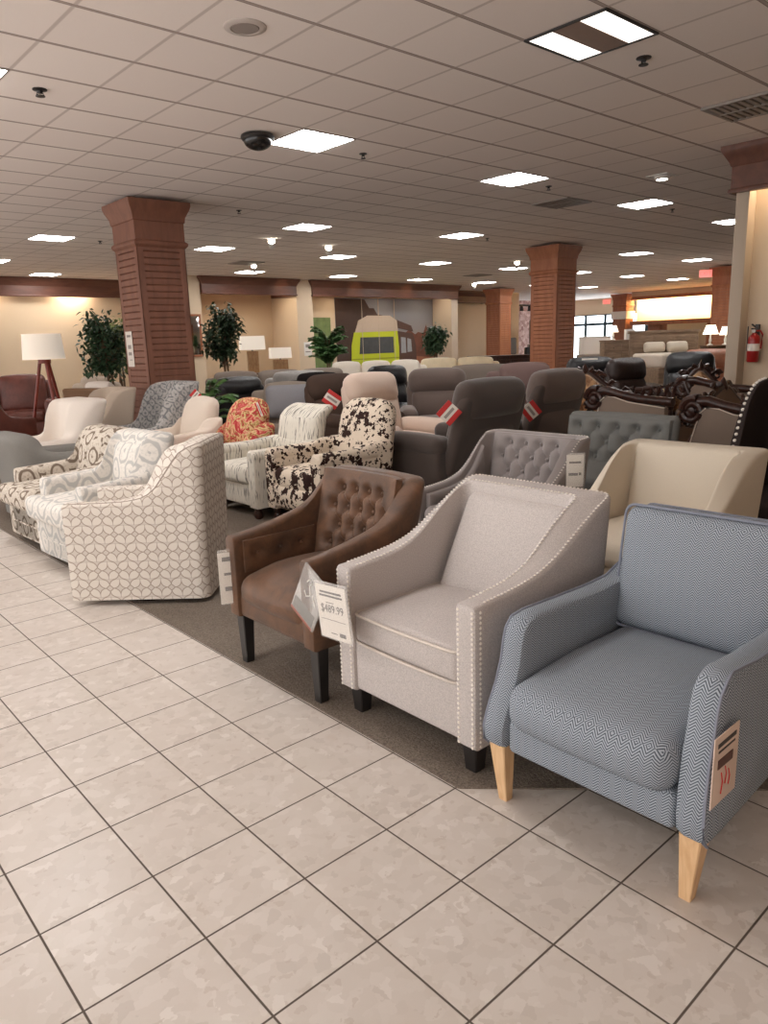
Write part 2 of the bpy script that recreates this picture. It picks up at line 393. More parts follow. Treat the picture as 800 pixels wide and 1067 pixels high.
# ---- panelled columns
def column(x, y, label, m, w=.66):
    t = thing('panelled_column', label, 'column', (x, y, 0), 0, 'square panelled columns'); h = w/2
    def sq(k, z): return [Vector((k*sx, k*sy, z)) for sx, sy in ((1, 1), (-1, 1), (-1, -1), (1, -1))]
    s = MB(); R = []; z = .22
    while z < 2.72: R += [sq(h-.018, z), sq(h-.002, z+.003), sq(h-.002, z+.064), sq(h-.018, z+.081)]; z += .082
    loft(s, R); s.build('shiplap_panel', m, t, 20)
    for sx in (-1, 1):
        for sy in (-1, 1):
            c = MB(); box(c, sx*h-.085*(sx > 0)-.0*(sx < 0), sx*h+.085*(sx < 0), sy*h-.012*(sy > 0), sy*h+.012*(sy < 0), .2, 2.76, .002)
            box(c, sx*h-.012*(sx > 0), sx*h+.012*(sx < 0), sy*h-.085*(sy > 0), sy*h+.085*(sy < 0), .2, 2.76, .002); c.build('corner_board', m, t)
    b = MB(); loft(b, [sq(h+.03, 0), sq(h+.03, .17), sq(h+.015, .2), sq(h+.005, .23)]); b.build('base', m, t)
    c = MB(); loft(c, [sq(h+.002, 2.72), sq(h+.03, 2.75), sq(h+.035, 2.77), sq(h+.03, 2.79), sq(h+.006, 2.81), sq(h+.006, 3.03), sq(h+.02, 3.04), sq(h+.026, 3.10), sq(h+.07, 3.19), sq(h+.085, 3.24), sq(h+.085, 3.28)]); c.build('capital', m, t, 25)
    return t
column(4.53, 9.63, 'large reddish-brown panelled column behind the grey damask wing chair, a paper sign on it', M_redw)
column(13.45, 9.70, 'reddish-brown panelled column in the middle right, behind the dark recliners', M_redw2)
column(22.4, 18.6, 'smaller orange-brown panelled column far back beside the mural bay', M_redw2)
column(31.35, 18.75, 'distant panelled column beside the glass entrance with a pale band under its capital', M_redw2)
column(22.35, 10.0, 'panelled column half hidden by the cream wall with the fire extinguisher', M_redw2)
_C = bpy.data.objects['panelled_column.003']; b = MB(); rbox(b, (0, 0, 2.35), (.76, .76, .34), .01); b.build('notice_band', M_white, _C)
# ---- mural (wall graphic), built as the flat print it is
mural = thing('wall_mural_print', 'large wall print of a lime green camper van in red desert', 'mural', (17.42, 19.34, 0))
def card(name, m, pts, d, parent):
    mb = MB(); n = len(pts); mb.add([(x, -d, z) for x, z in pts]+[(x, 0, z) for x, z in pts], [tuple(range(n))]+[tuple(range(2*n-1, n-1, -1))]+[(i, (i+1) % n, n+(i+1) % n, n+i) for i in range(n)]); return mb.build(name, m, parent)
def m_sky():
    t = NT('print_sky'); z = t.sep(t.tc.outputs['Object'])[2]
    return t.done(t.mix(t.step(z, .8, 2.9), S(150, 140, 132), S(126, 128, 136)), .6)
card('sky', m_sky(), [(-2.25, .4), (2.2, .4), (2.2, 2.92), (-2.25, 2.92)], .004, mural)
card('mesa', plain('print_dark_rock', S(70, 52, 46), .7, var=.3, scale=3), [(-2.24, .45), (-1.0, .45), (-.1, 1.8), (-.1, 2.35), (-.45, 2.4), (-.6, 2.6), (-.8, 2.6), (-1.0, 2.88), (-2.24, 2.9)], .008, mural)
card('rock', plain('print_red_rock', S(110, 70, 56), .7, var=.35, scale=4), [(.6, .45), (2.18, .45), (2.18, 1.35), (2.0, 1.62), (1.85, 2.05), (1.7, 1.75), (1.45, 1.8), (1.3, 1.72), (1.0, 1.9), (.6, 1.6)], .008, mural)
card('sand', plain('print_sand', S(150, 98, 72), .7, var=.2, scale=3), [(-2.24, .42), (2.18, .42), (2.18, .9), (1.2, .98), (-2.24, .8)], .012, mural)
M_lime = plain('print_lime', S(188, 200, 40), .5, var=.05); M_vroof = plain('print_roof', S(188, 172, 156), .6, var=.05); M_vbrown = plain('print_brown', S(86, 62, 54), .6, var=.08)
M_vglass = plain('print_glass', S(60, 64, 66), .3, var=.4, scale=5)
card('van_side', M_vbrown, [(.45, .42), (1.35, .5), (1.32, 1.35), (1.18, 1.75), (.42, 1.85)], .016, mural)
card('van_back', M_lime, [(-1.66, .42), (.5, .42), (.5, 1.3), (.44, 1.85), (-1.5, 1.82), (-1.62, 1.4)], .02, mural)
card('van_roof', M_vroof, [(-1.46, 1.82), (.46, 1.85), (.42, 2.2), (.1, 2.36), (-.9, 2.36), (-1.3, 2.2)], .024, mural)
card('roof_rack', M_vbrown, [(.42, 1.95), (1.2, 1.82), (1.1, 2.02), (.42, 2.22)], .022, mural)
card('rear_window', M_vglass, [(-1.3, 1.12), (.26, 1.12), (.24, 1.66), (-1.24, 1.66)], .025, mural)
card('side_window', plain('print_glass_pale', S(150, 152, 156), .3, var=.2), [(.6, 1.1), (.84, 1.1), (.82, 1.62), (.6, 1.64)], .021, mural); card('side_window', bpy.data.materials['print_glass_pale'], [(.9, 1.12), (1.12, 1.14), (1.08, 1.56), (.9, 1.6)], .021, mural)
card('rear_stripe', plain('print_lime_dark', S(150, 160, 34), .5), [(-1.62, .93), (.5, .93), (.5, .97), (-1.62, .97)], .023, mural)
for k in (-1.15, -.42, .3): card('print_seam', M_vroof, [(k, .42), (k+.02, .42), (k+.02, 2.9), (k, 2.9)], .026, mural)
m2 = thing('desert_print', 'orange desert wall print on the far wall beside the distant column', 'mural', (20.95, 20.38, 0))
card('sky', bpy.data.materials['print_sky'], [(-.5, .5), (.5, .5), (.5, 2.8), (-.5, 2.8)], .004, m2); card('sand', plain('print_orange', S(176, 106, 66), .7, var=.35, scale=3), [(-.5, .5), (.5, .5), (.5, 1.5), (.1, 1.62), (-.5, 1.5)], .01, m2)
m3 = thing('grass_print', 'narrow green foliage wall print behind the tall palm', 'mural', (14.35, 19.34, 0))
card('print', plain('print_green', S(112, 132, 84), .7, var=.4, scale=6), [(-.55, .5), (.62, .5), (.62, 2.3), (-.55, 2.3)], .006, m3)
# ---- entrance glazing at the far end
g = NT('bright_glass'); g.b.inputs['Emission Color'].default_value = (.82, .93, 1, 1); g.b.inputs['Emission Strength'].default_value = 4.0; g.done((.8, .85, .9, 1), .2)
M_day = g.m
dn = 0
for k in range(6):
    y0 = 18.25+k*1.15; w = thing('door_%d' % (k+1), 'tall glass entrance door leaf with dark frame', 'door', (34.62, y0+.57, 0)); w['kind'] = 'structure'
    del w['label']; del w['category']
    b = MB(); box(b, -.01, .01, -.50, .50, .08, 2.0, .002); b.build('pane', M_day, w)
    b = MB(); box(b, -.01, .01, -.50, .50, 2.14, 2.5, .002); b.build('transom_pane', M_day, w)
    b = MB(); box(b, -.04, .04, -.575, -.5, 0, 2.55, .004); box(b, -.04, .04, .5, .575, 0, 2.55, .004); box(b, -.04, .04, -.5, .5, 2.0, 2.14, .004); box(b, -.04, .04, -.5, .5, 0, .08, .004); box(b, -.04, .04, -.5, .5, 2.5, 2.55, .004); b.build('frame', plain('teal_frame', S(52, 70, 78), .4), w)
# ---- ceiling fixtures
def cell(i, j): return 3.0675+.61*(i+.5), 3.9706+.61*(j+.5)
fx, fy = cell(2, -2)
t = thing('ceiling_light', 'nearest square ceiling light with two bright lenses and a dark centre basket', 'ceiling light', (fx, fy, CZ), 0, 'recessed ceiling lights')
b = MB()
for x0, x1, y0, y1 in ((-.305, .305, -.305, -.285), (-.305, .305, .285, .305), (-.305, -.285, -.285, .285), (.285, .305, -.285, .285)): box(b, x0, x1, y0, y1, -.012, .01, .003)
b.build('frame', M_dark, t)
M_lensn = emis('near_light_lens', (1, .93, .85, 1), 1.35)
for y0, y1 in ((-.285, -.10), (.10, .285)):
    b = MB(); box(b, -.285, -.004, y0, y1, -.006, .004, .002); box(b, .004, .285, y0, y1, -.006, .004, .002); b.build('lens', M_lensn, t)
b = MB(); box(b, -.285, .285, -.10, .10, -.008, .006, .003); b.build('basket', M_basket, t)
proto = thing('ceiling_light', 'square ceiling light with a bright white lens over the cow-print chair row', 'ceiling light', (*cell(2, 3), CZ), 0, 'recessed ceiling lights')
b = MB()
for x0, x1, y0, y1 in ((-.305, .305, -.305, -.292), (-.305, .305, .292, .305), (-.305, -.292, -.292, .292), (.292, .305, -.292, .292)): box(b, x0, x1, y0, y1, -.008, .01, .002)
b.build('frame', M_grille, proto); b = MB(); box(b, -.292, .292, -.292, .292, -.004, .004, .001); b.build('lens', M_lens, proto)
proto['label'] = 'bright square ceiling light right beside the black dome camera'
rows = {-2: 'nearest', 3: 'second', 9: 'third', 15: 'fourth', 21: 'farthest'}; far = {7: 'near', 12: 'middle', 17: 'middle', 22: 'far', 27: 'far', 32: 'far', 37: 'far'}
special = {(2, 15): 'bright ceiling light left of the big brown column, nearer of the two there', (2, 21): 'small bright ceiling light at the left edge near the back wall', (7, 15): 'bright ceiling light above the alcove of the mid ficus, right of the big column', (7, 10): 'bright ceiling light to the right of the big column, level with its crown', (7, 3): 'second brightest near ceiling light, right of the dome camera', (12, 3): 'bright ceiling light near the wall with the extinguisher, over the dark recliners', (17, 3): 'bright ceiling light cut off by the cream right-hand wall', (12, 9): 'bright ceiling light left of the middle column, over the cream recliner'}
for i in (2, 7, 12, 17, 22, 27, 32, 37):
    for j in (-2, 3, 9, 15, 21):
        if (i, j) in ((2, -2), (2, 3), (2, 9), (17, 9), (32, 9), (7, -2), (12, -2), (17, -2)) or (j == -2): continue
        if i >= 22 and j == 3: continue
        jj = 10 if (i, j) == (7, 9) else j
        x, y = cell(i, jj)
        dup(proto, (x, y, CZ), 0, special.get((i, jj), 'small bright ceiling light, %s row, %s' % (rows[j], {12: 'over the grey sofas', 17: 'just left of the middle column', 22: 'past the middle column', 27: 'towards the far column', 32: 'before the lit cove', 37: 'close to the glowing cove', 2: 'left', 7: 'mid left'}[i])))
dup(proto, (6.42, 19.5, CZ), 0, 'small bright ceiling light over the header of the left back wall')
dup(proto, (*cell(-3, 3), CZ), 0, 'ceiling light cut by the left edge, only its frame corner showing')
for x, y in ((-1.5, 3.05), (-1.5, 6.1), (-1.5, 9.77), (1.55, 3.05)): dup(proto, (x, y, CZ), 0, 'square ceiling light over the tile aisle outside the left of the view', 'ceiling lights over the aisle')
def vent(x, y, label, n=1, rot=0):
    t = thing('ceiling_vent', label, 'vent', (x, y, CZ), rot, 'ceiling air vents')
    b = MB(); box(b, -.3, .3, -.3, .3, -.004, .01, .002); b.build('backing', M_dark, t)
    for k in range(9):
        b = MB(); box(b, -.28, .28, -.27+k*.0625, -.235+k*.0625, -.016, -.002, .002); b.build('slat', M_grille, t)
    b = MB()
    for x0, x1, y0, y1 in ((-.305, .305, -.305, -.28), (-.305, .305, .28, .305), (-.305, -.28, -.28, .28), (.28, .305, -.28, .28), (-.01, .01, -.28, .28)): box(b, x0, x1, y0, y1, -.02, .005, .002)
    b.build('frame', M_grille, t)
vent(*cell(6, -2), 'large grey louvred air vent beside the crown of the right-hand wall'); vent(*cell(10, 4), 'dark louvred ceiling vent in front of the middle column')
vent(*cell(23, 18), 'tiny dark vent far back over the mural bay'); vent(*cell(10, 18), 'small dark vent above the alcove header')
t = thing('ceiling_speaker', 'round white ceiling speaker with grey grille near the top left', 'speaker', (2.75, 4.26, CZ))
b = MB(); lathe(b, [(.13, .004), (.13, -.004), (.118, -.010), (.09, -.012), (.088, -.004), (.0, -.004)], seg=28); b.build('rim', M_ceil if False else plain('speaker_white', S(200, 190, 184), .6, var=.02), t)
b = MB(); lathe(b, [(.086, -.004), (.08, -.011), (0, -.013)], seg=28); b.build('grille', plain('speaker_grille', S(158, 148, 142), .8), t)
t = thing('dome_camera', 'black dome security camera hanging from the ceiling', 'security camera', (4.06, 6.2, CZ))
b = MB(); lathe(b, [(.09, 0), (.15, -.01), (.155, -.03), (.14, -.05)], seg=24); b.build('housing', M_dark, t)
b = MB(); lathe(b, [(.13, -.045)]+[(.13*math.cos(a), -.05-.085*math.sin(a)) for a in [k*PI/12 for k in range(7)]], seg=24); b.build('dome', M_black, t)
def sprinkler(x, y, label, s=1):
    t = thing('sprinkler_head', label, 'sprinkler', (x, y, CZ), 0, 'sprinkler heads')
    b = MB(); lathe(b, [(.04*s, 0), (.04*s, -.006), (.018*s, -.012), (.012*s, -.028)], seg=12); b.build('escutcheon', M_dark, t)
    b = MB(); tube(b, [(-.015*s, 0, -.024), (-.02*s, 0, -.036), (0, 0, -.046)], .004*s, 6); tube(b, [(.015*s, 0, -.024), (.02*s, 0, -.036), (0, 0, -.046)], .004*s, 6); lathe(b, [(.026*s, -.044), (.026*s, -.049), (0, -.05)], seg=12); b.build('deflector', M_dark, t)
sprinkler(2.13, 6.09, 'dark sprinkler head at the upper left, alone on its tile', 1.3); sprinkler(5.22, 3.04, 'dark sprinkler head right beside the nearest ceiling light', 1.3)
sprinkler(5.31, 6.19, 'small dark sprinkler head right of the light beside the dome camera'); sprinkler(8.35, 6.12, 'small sprinkler head right of the second near light')
for x, y, l in ((5.9, 9.6, 'sprinkler head right of the big column crown'), (5.4, 13.4, 'sprinkler head left of the big column, by a bright light'), (11.4, 9.75, 'sprinkler head right of the light over the cream recliner'), (11.5, 6.1, 'sprinkler head by the light near the right-hand wall')): sprinkler(x, y, 'tiny dark '+l)
M_spotl = emis('spot_bulb', (1, .92, .8, 1), 14)
def spot(x, y, label, ang):
    t = thing('spot_light', label, 'spotlight', (x, y, CZ), ang, 'white ceiling spotlights')
    b = MB(); lathe(b, [(.05, 0), (.05, -.02), (.02, -.03), (.015, -.09)], seg=14); b.build('mount', M_white, t)
    M = Matrix.Rotation(math.radians(55), 3, 'Y')
    b = MB(); lathe(b, [(.03, -.02), (.055, .0), (.06, .06), (.07, .14), (.06, .14), (.055, .10)], (0, 0, -.12), 16, M); b.build('can', M_white, t)
    b = MB(); lathe(b, [(.056, .10), (.05, .125), (0, .13)], (0, 0, -.12), 16, M); b.build('bulb', M_spotl, t)
spot(7.94, 11.88, 'white spotlight on the ceiling just right of the big column, pointing this way', math.radians(235)); spot(9.44, 12.15, 'white ceiling spotlight farther right of the big column', math.radians(235)); spot(15.5, 12.3, 'white ceiling spotlight just left of the middle column', math.radians(225)); spot(9.9, 15.6, 'white ceiling spotlight in front of the alcove header', math.radians(230)); spot(19.9, 17.6, 'white spotlight far back beside the distant column', math.radians(220))
t = thing('recessed_spotlight', 'square recessed eyeball spotlight in the ceiling, lit, near the right-hand wall', 'spotlight', (9.04, 4.95, CZ))
b = MB()
for x0, x1, y0, y1 in ((-.14, .14, -.14, -.10), (-.14, .14, .10, .14), (-.14, -.10, -.10, .10), (.10, .14, -.10, .10)): box(b, x0, x1, y0, y1, -.012, .004, .003)
b.build('trim', M_white, t); b = MB(); lathe(b, [(.095, .0), (.09, -.03), (.07, -.045)], seg=20); b.build('eyeball', M_white, t); b = MB(); lathe(b, [(.068, -.044), (.05, -.05), (0, -.052)], seg=18); b.build('bulb', M_spotl, t)
# ---- signs
def sheet(name, label, c, ux, uz, w, h, m, cat='sign', group=None, lines=(), M2=None):
    """thin printed sheet standing at c; ux/uz = directions of its width and height"""
    ux = Vector(ux).normalized(); uz = Vector(uz).normalized(); nrm = ux.cross(uz)
    t = thing(name, label, cat, c, 0, group); R = Matrix((ux, uz, nrm)).transposed()
    b = MB(); rbox(b, (0, 0, 0), (w, h, .003), .001, n=1, M=R); b.build('card', m, t)
    for (x, y, lw, lh) in lines:
        q = MB(); rbox(q, R @ Vector((x, y, .002)), (lw, lh, .001), .0004, n=1, M=R); q.build('printed_line', M2 or M_ink, t)
    return t, R
M_ink = plain('printing_ink', S(70, 64, 62), .7); M_paper = plain('white_card', S(222, 214, 204), .6, .3, var=.02); M_inkl = plain('pale_ink', S(150, 140, 134), .7)
sheet('column_notice', 'white paper notice taped to the left face of the big brown column', (4.194, 9.80, 1.47), (0, -1, 0), (0, 0, 1), .20, .46, M_paper, lines=[(0, .17, .12, .03), (0, .03, .1, .05), (0, -.06, .1, .04), (.01, -.14, .08, .01)], M2=M_inkl)
sheet('wall_notice', 'small white notice on the cream pier between alcove and mural', (13.36, 18.41, 1.35), (1, 0, 0), (0, 0, 1), .28, .40, M_white, lines=[(0, .09, .16, .09), (0, -.08, .18, .03)], M2=M_inkl)
t, R = sheet('exit_sign', 'distant red exit sign hung from the ceiling by the far column', (21.6, 10.35, 3.1), (.5, -.85, 0), (0, 0, 1), .34, .2, emis('exit_red', (1, .1, .08, 1), .7))
q = MB(); text_mesh(q, 'EXIT', .15, Matrix.Translation((0, 0, 0)) @ R.to_4x4() @ Matrix.Translation((0, 0, .003))); q.build('lettering', M_white, t)
t, R = sheet('exit_sign', 'faint red exit sign above the glass entrance', (30.2, 18.9, 2.95), (.5, -.85, 0), (0, 0, 1), .34, .2, bpy.data.materials['exit_red'])
q = MB(); text_mesh(q, 'EXIT', .15, R.to_4x4() @ Matrix.Translation((0, 0, .003))); q.build('lettering', M_white, t)
# ---- fire extinguisher on the right wall
t = thing('fire_extinguisher', 'red fire extinguisher hanging on the cream right-hand wall', 'fire extinguisher', (8.455, 3.47, 1.12))
M_red = plain('extinguisher_red', S(150, 26, 24), .3, .5, var=.06)
b = MB(); lathe(b, [(.0, 0), (.055, 0), (.062, .012), (.062, .235), (.055, .27), (.03, .295), (.02, .31)], seg=22); b.build('cylinder', M_red, t)
b = MB(); lathe(b, [(.0635, .12), (.0635, .195)], seg=22); b.build('label_band', M_paper, t)
b = MB(); lathe(b, [(.018, .305), (.018, .35), (.012, .36)], seg=12); box(b, -.07, .015, -.012, .012, .345, .36, .003); rbox(b, (-.03, 0, .385), (.1, .02, .012), .004, M=Matrix.Rotation(.3, 3, 'Y')); b.build('handle', M_dark, t)
b = MB(); tube(b, [(0, -.015, .33), (0, -.06, .33), (0, -.085, .29), (0, -.08, .2), (0, -.075, .14)], .009, 8); b.build('hose', M_red, t)
b = MB(); tube(b, [(.0, .07, .12), (0, .072, .38)], .006, 6); box(b, .05, .094, -.02, .02, .02, .40, .003); b.build('bracket', M_dark, t)
b = MB(); lathe(b, [(.02, 0), (.02, .008), (0, .01)], (-.02, 0, .33), 12, Matrix.Rotation(-PI/2, 3, 'Y')); b.build('gauge', M_white, t)
# ================================================================ upholstery materials
M_beige = fabric('oatmeal_linen', S(180, 172, 168), .26, 230, .3, blotch=.05)
M_beigel = fabric('oatmeal_linen_piping', S(200, 190, 180), .1)
M_nail = plain('brushed_nailhead', S(224, 216, 206), .4, .5, .1)
M_creamf = fabric('cream_cotton', S(206, 195, 178), .06, 420, .2, blotch=.03)
def m_suede():
    t = NT('brown_suede'); ob = t.tc.outputs['Object']; n = t.noise(ob, 9, 4, .65, .5); n2 = t.noise(ob, 300, 2, .6)
    c = t.mix(t.step(n, .25, .75), S(70, 50, 37), S(104, 72, 50)); t.bump(t.math('ADD', n2, t.math('MULTIPLY', n, 2)), .15, .006)
    return t.done(c, .5, .35, 0, .08)
M_suede = m_suede()
def m_herring():
    t = NT('blue_herringbone'); u, v, _ = t.sep(t.tc.outputs['UV'])
    nz = t.noise(t.tc.outputs['Object'], 14, 2); v2 = t.math('ADD', v, t.math('MULTIPLY', nz, .006))
    z = t.math('ABSOLUTE', t.math('SUBTRACT', t.math('FRACT', t.math('DIVIDE', u, .034)), .5))
    ph = t.math('FRACT', t.math('DIVIDE', t.math('ADD', v2, t.math('MULTIPLY', z, .034)), .0082))
    s = t.step(t.math('ABSOLUTE', t.math('SUBTRACT', ph, .5)), .17, .3)
    n = t.noise(t.tc.outputs['Object'], 500, 2); c = t.mix(s, S(62, 68, 76), S(166, 173, 181)); c = t.mix(.18, c, t.mix(n, S(74, 82, 94), S(152, 162, 174)))
    t.bump(s, .25, .003); return t.done(c, .9, .15)
M_herr = m_herring()
M_herrp = fabric('blue_grey_piping', S(126, 130, 142), .1)
def m_petal():
    t = NT('petal_lattice'); u, v, _ = t.sep(t.tc.outputs['UV']); m = t.math
    cx = m('DIVIDE', u, .060); cy = m('DIVIDE', v, .0535); ix = m('FLOOR', cx); iy = m('FLOOR', cy); fx = m('FRACT', cx); fy = m('FRACT', cy)
    r = m('FLOOR', m('DIVIDE', m('ADD', iy, 1), 2)); odd = m('FLOORED_MODULO', m('ADD', ix, r), 2); top = m('FLOORED_MODULO', iy, 2)
    X = m('ABSOLUTE', m('SUBTRACT', odd, fx)); Y = m('ABSOLUTE', m('SUBTRACT', top, fy))
    al = m('SUBTRACT', m('ADD', X, Y), 1); pe = m('ABSOLUTE', m('SUBTRACT', X, Y)); edge = m('MULTIPLY', m('SUBTRACT', 1, m('MULTIPLY', al, al)), .60)
    d = m('ABSOLUTE', m('SUBTRACT', pe, edge)); d2 = m('ABSOLUTE', m('SUBTRACT', m('ADD', X, Y), .36)); ins = m('LESS_THAN', m('ADD', X, Y), .36)
    d = m('MINIMUM', m('ADD', d, m('MULTIPLY', ins, 1)), d2); line = m('SUBTRACT', 1, t.step(d, .025, .105)); leaf = m('MULTIPLY', m('LESS_THAN', pe, edge), m('SUBTRACT', 1, ins))
    n = t.noise(t.tc.outputs['Object'], 300, 2); c = t.mix(leaf, S(198, 188, 178), S(212, 204, 194)); c = t.mix(m('MULTIPLY', n, .25), c, S(188, 178, 168)); c = t.mix(m('MULTIPLY', line, .8), c, S(138, 122, 110)); t.bump(m('MULTIPLY', line, -1), .2, .003)
    return t.done(c, .9, .15)
M_petal = m_petal()
M_blackleg = plain('black_painted_wood', S(34, 31, 30), .35, .5)
M_oak = wood('pale_oak', S(198, 158, 116), S(216, 180, 138), (1, 1, .15), 40, .45)
M_under = plain('underside_cloth', S(28, 26, 25), .95, .1)
M_brownpipe = fabric('grey_brown_piping', S(150, 138, 128), .1)
def tuft(mb, P, sx, sy, buttons, amp=.03, nu=56, nv=44, side=(0, 1, 0), sig=.03, edge=.07, lines=True):
    """diamond tufted pad on the patch P(u,v) -> (point, normal); buttons in metres from the patch's lower corner"""
    segs = []
    ys = sorted({round(b[1], 4) for b in buttons}); rp = min([q-p for p, q in zip(ys, ys[1:])] or [1]); x0s = sorted(b[0] for b in buttons if abs(b[1]-ys[0]) < 1e-3); cp = min([q-p for p, q in zip(x0s, x0s[1:])] or [1])
    if lines:
        for i, a in enumerate(buttons):
            for b in buttons[i+1:]:
                if .2*cp < abs(a[0]-b[0]) < .8*cp and 1e-4 < abs(a[1]-b[1]) < 1.3*rp: segs.append((a, b))
    grid = []
    for j in range(nv+1):
        for i in range(nu+1):
            u, v = i/nu, j/nv; p, n = P(u, v); x, y = u*sx, v*sy
            e = min(x, sx-x, y, sy-y); hh = amp*math.sqrt(max(0, 1-(1-min(1, e/edge))**2))
            for a in buttons:
                d2 = (x-a[0])**2+(y-a[1])**2; hh -= amp*.95*math.exp(-d2/(2*sig*sig))*min(1, e/edge*1.2)
            m = 9
            for a, b in segs:
                vx, vy = b[0]-a[0], b[1]-a[1]; L2 = vx*vx+vy*vy; k = max(0, min(1, ((x-a[0])*vx+(y-a[1])*vy)/L2)); m = min(m, math.hypot(x-a[0]-k*vx, y-a[1]-k*vy))
            hh -= amp*.42*math.exp(-m/.012)*min(1, e/edge)
            if i in (0, nu) or j in (0, nv): hh = -.02
            grid.append(p+n*hh)
    W = nu+1; mb.add(grid, [(j*W+i, j*W+i+1, (j+1)*W+i+1, (j+1)*W+i) for j in range(nv) for i in range(nu)])
    return [(lambda pn: (pn[0]+pn[1]*(amp*.12), pn[1]))(P(a[0]/sx, a[1]/sy)) for a in buttons]
def put_buttons(spots, m, parent, r=.011):
    for p, n in spots:
        b = MB(); Mq = n.to_track_quat('Z', 'Y').to_matrix(); lathe(b, [(r, -.006), (r, .0), (r*.8, .005), (r*.4, .008), (0, .009)], p, 10, Mq); b.build('button', m, parent)
def diamond(sx, sy, cols, rows, mx=.1, my=.1):
    out = []
    for j in range(rows):
        k = cols if j % 2 == 0 else cols-1
        for i in range(k):
            x = lerp(mx, sx-mx, (i+(.5 if j % 2 else 0))/(cols-1)); out.append((x, lerp(my, sy-my, j/(rows-1))))
    return out
# ================================================================ front row
# ---- oatmeal chair with nailheads
BE = thing('accent_chair', 'oatmeal linen armchair with nailhead trim and black legs, between the brown and blue chairs', 'armchair', (2.06, 1.83, 0), PI, 'armchairs along the carpet edge')
hb = pw([(-.40, .872), (-.34, .862), (-.27, .835), (-.19, .785), (-.09, .715), (.0, .668), (.12, .638), (.25, .625), (.39, .617)])
lean = lambda x, y, z: (-.06*sstep(.0, -.3, x)*max(0, z-.3)/.55, 0, 0)
s = MB(); tO, tI = wrap(s, .385, -.345, .715, .088, .13, .05, .03, .115, lambda x, y: hb(x), .016, lean, nz=6); s.build('frame', M_beige, BE)
for P in (tO, tI): nb = MB(); nails(nb, [p+Vector((0, 0, .001)) for p in P[1:-1]], .0056, .0175); nb.build('nailhead_trim', M_nail, BE)
for sy in (-1, 1):
    for d in (.012, .074): nb = MB(); nails(nb, [Vector((.398, sy*(.3575-d), z)) for z in (.125, .3, .45, .605)], .0056, .0175, (1, 0, 0)); nb.build('nailhead_trim', M_nail, BE)
nb = MB()
for d in (.014,): nails(nb, [Vector((x, .359, z)) for x, z in ((.372, .125), (.372, .3), (.372, .605))], .0056, .0175, (0, 1, 0))
nb.build('nailhead_trim', M_nail, BE)
s = MB(); box(s, .30, .385, -.272, .272, .12, .335, .015); s.build('front_rail', M_beige, BE)
s = MB(); box(s, -.2, .3, -.272, .272, .13, .30, .01); s.build('deck', M_beige, BE)
s = MB(); fn = lambda p: p+Vector((0, 0, -.012*sstep(.0, .36, p.x)))
rbox(s, (.14, 0, .392), (.50, .545, .125), .03, (.012, .004, .03), 6, fn); s.build('seat_cushion', M_beige, BE)
s = MB()
for z in (.337, .447): piping(s, -.11, .389, -.2725, .2725, z, .0055, .035, lambda p: fn(p)+Vector((.010*(1-(p.y/.27)**2)*(p.x > .3), 0, .0)))
s.build('cushion_piping', M_beigel, BE)
def beige_panel(p):
    t = (p.z-.44); p.x += -.50*t-.10*t*t; return p
s = MB(); rbox(s, (-.075, 0, .625), (.075, .485, .385), .028, (.012, 0, 0), 6, beige_panel); s.build('back_panel', M_beige, BE)
s = MB(); box(s, -.34, .3, -.3, .3, .108, .14, .004); s.build('underside', M_under, BE)
for x, y in ((.335, .30), (.335, -.30), (-.36, .28), (-.36, -.28)): leg_bm(x, y, .125, .034, .024, (-.02 if x < 0 else 0)).build('leg', M_blackleg, BE)
# ---- brown tufted suede chair
BR = thing('accent_chair', 'brown suede armchair with button-tufted back and tall square black legs', 'armchair', (1.925, 2.59, 0), PI, 'armchairs along the carpet edge')
hr = pw([(-.33, .87), (-.22, .868), (-.165, .84), (-.115, .75), (-.06, .695), (.02, .665), (.15, .64), (.32, .622)])
lr = lambda x, y, z: (-.12*sstep(.08, -.2, x)*max(0, z-.35)/.5, (.02 if y > 0 else -.02)*max(0, z-.3)*sstep(.2, -.2, x), 0)
s = MB(); wrap(s, .318, -.24, .65, .075, .085, .10, .05, .245, lambda x, y: hr(x)-(.012*(abs(y)/.33)**2 if x < -.15 else 0), .026, lr, nz=6); s.build('frame', M_suede, BR)
s = MB(); box(s, -.2, .315, -.25, .25, .25, .36, .02); rbox(s, (.285, 0, .30), (.055, .63, .115), .02); s.build('seat_rail', M_suede, BR)
fs = lambda p: p+Vector((0, 0, -.03*sstep(.1, .33, p.x)))
s = MB(); rbox(s, (.075, 0, .405), (.50, .495, .13), .05, (.02, 0, .035), 6, fs); s.build('seat_cushion', M_suede, BR)
def Pb(u, v):
    y = lerp(-.265, .265, u); z = lerp(.43, .868, v); x = -.136+.045*(abs(y)/.265)**4-.118*max(0, z-.35)/.5
    return Vector((x, y, z)), Vector((.96, 0, .28)).normalized()
s = MB(); bt = tuft(s, Pb, .53, .45, diamond(.53, .45, 5, 4, .085, .09), .038, 70, 56, sig=.02, edge=.10); s.build('tufted_back', M_suede, BR); put_buttons(bt, M_suede, BR)
for sy in (-1, 1):
    def Pa(u, v, sy=sy):
        x = lerp(-.13, .29, u) if sy < 0 else lerp(.29, -.13, u); z = lerp(.44, .605, v); return Vector((x, sy*(.2515+.02*max(0, z-.3)*sstep(.2, -.2, x)), z)), Vector((0, -sy, .05)).normalized()
    s = MB(); bt = tuft(s, Pa, .42, .165, [(.09, .09), (.21, .09), (.34, .09)] if sy < 0 else [(.08, .09), (.21, .09), (.33, .09)], .016, 44, 18, sig=.02, edge=.08, lines=False); s.build('inner_arm', M_suede, BR); put_buttons(bt, M_suede, BR, .010)
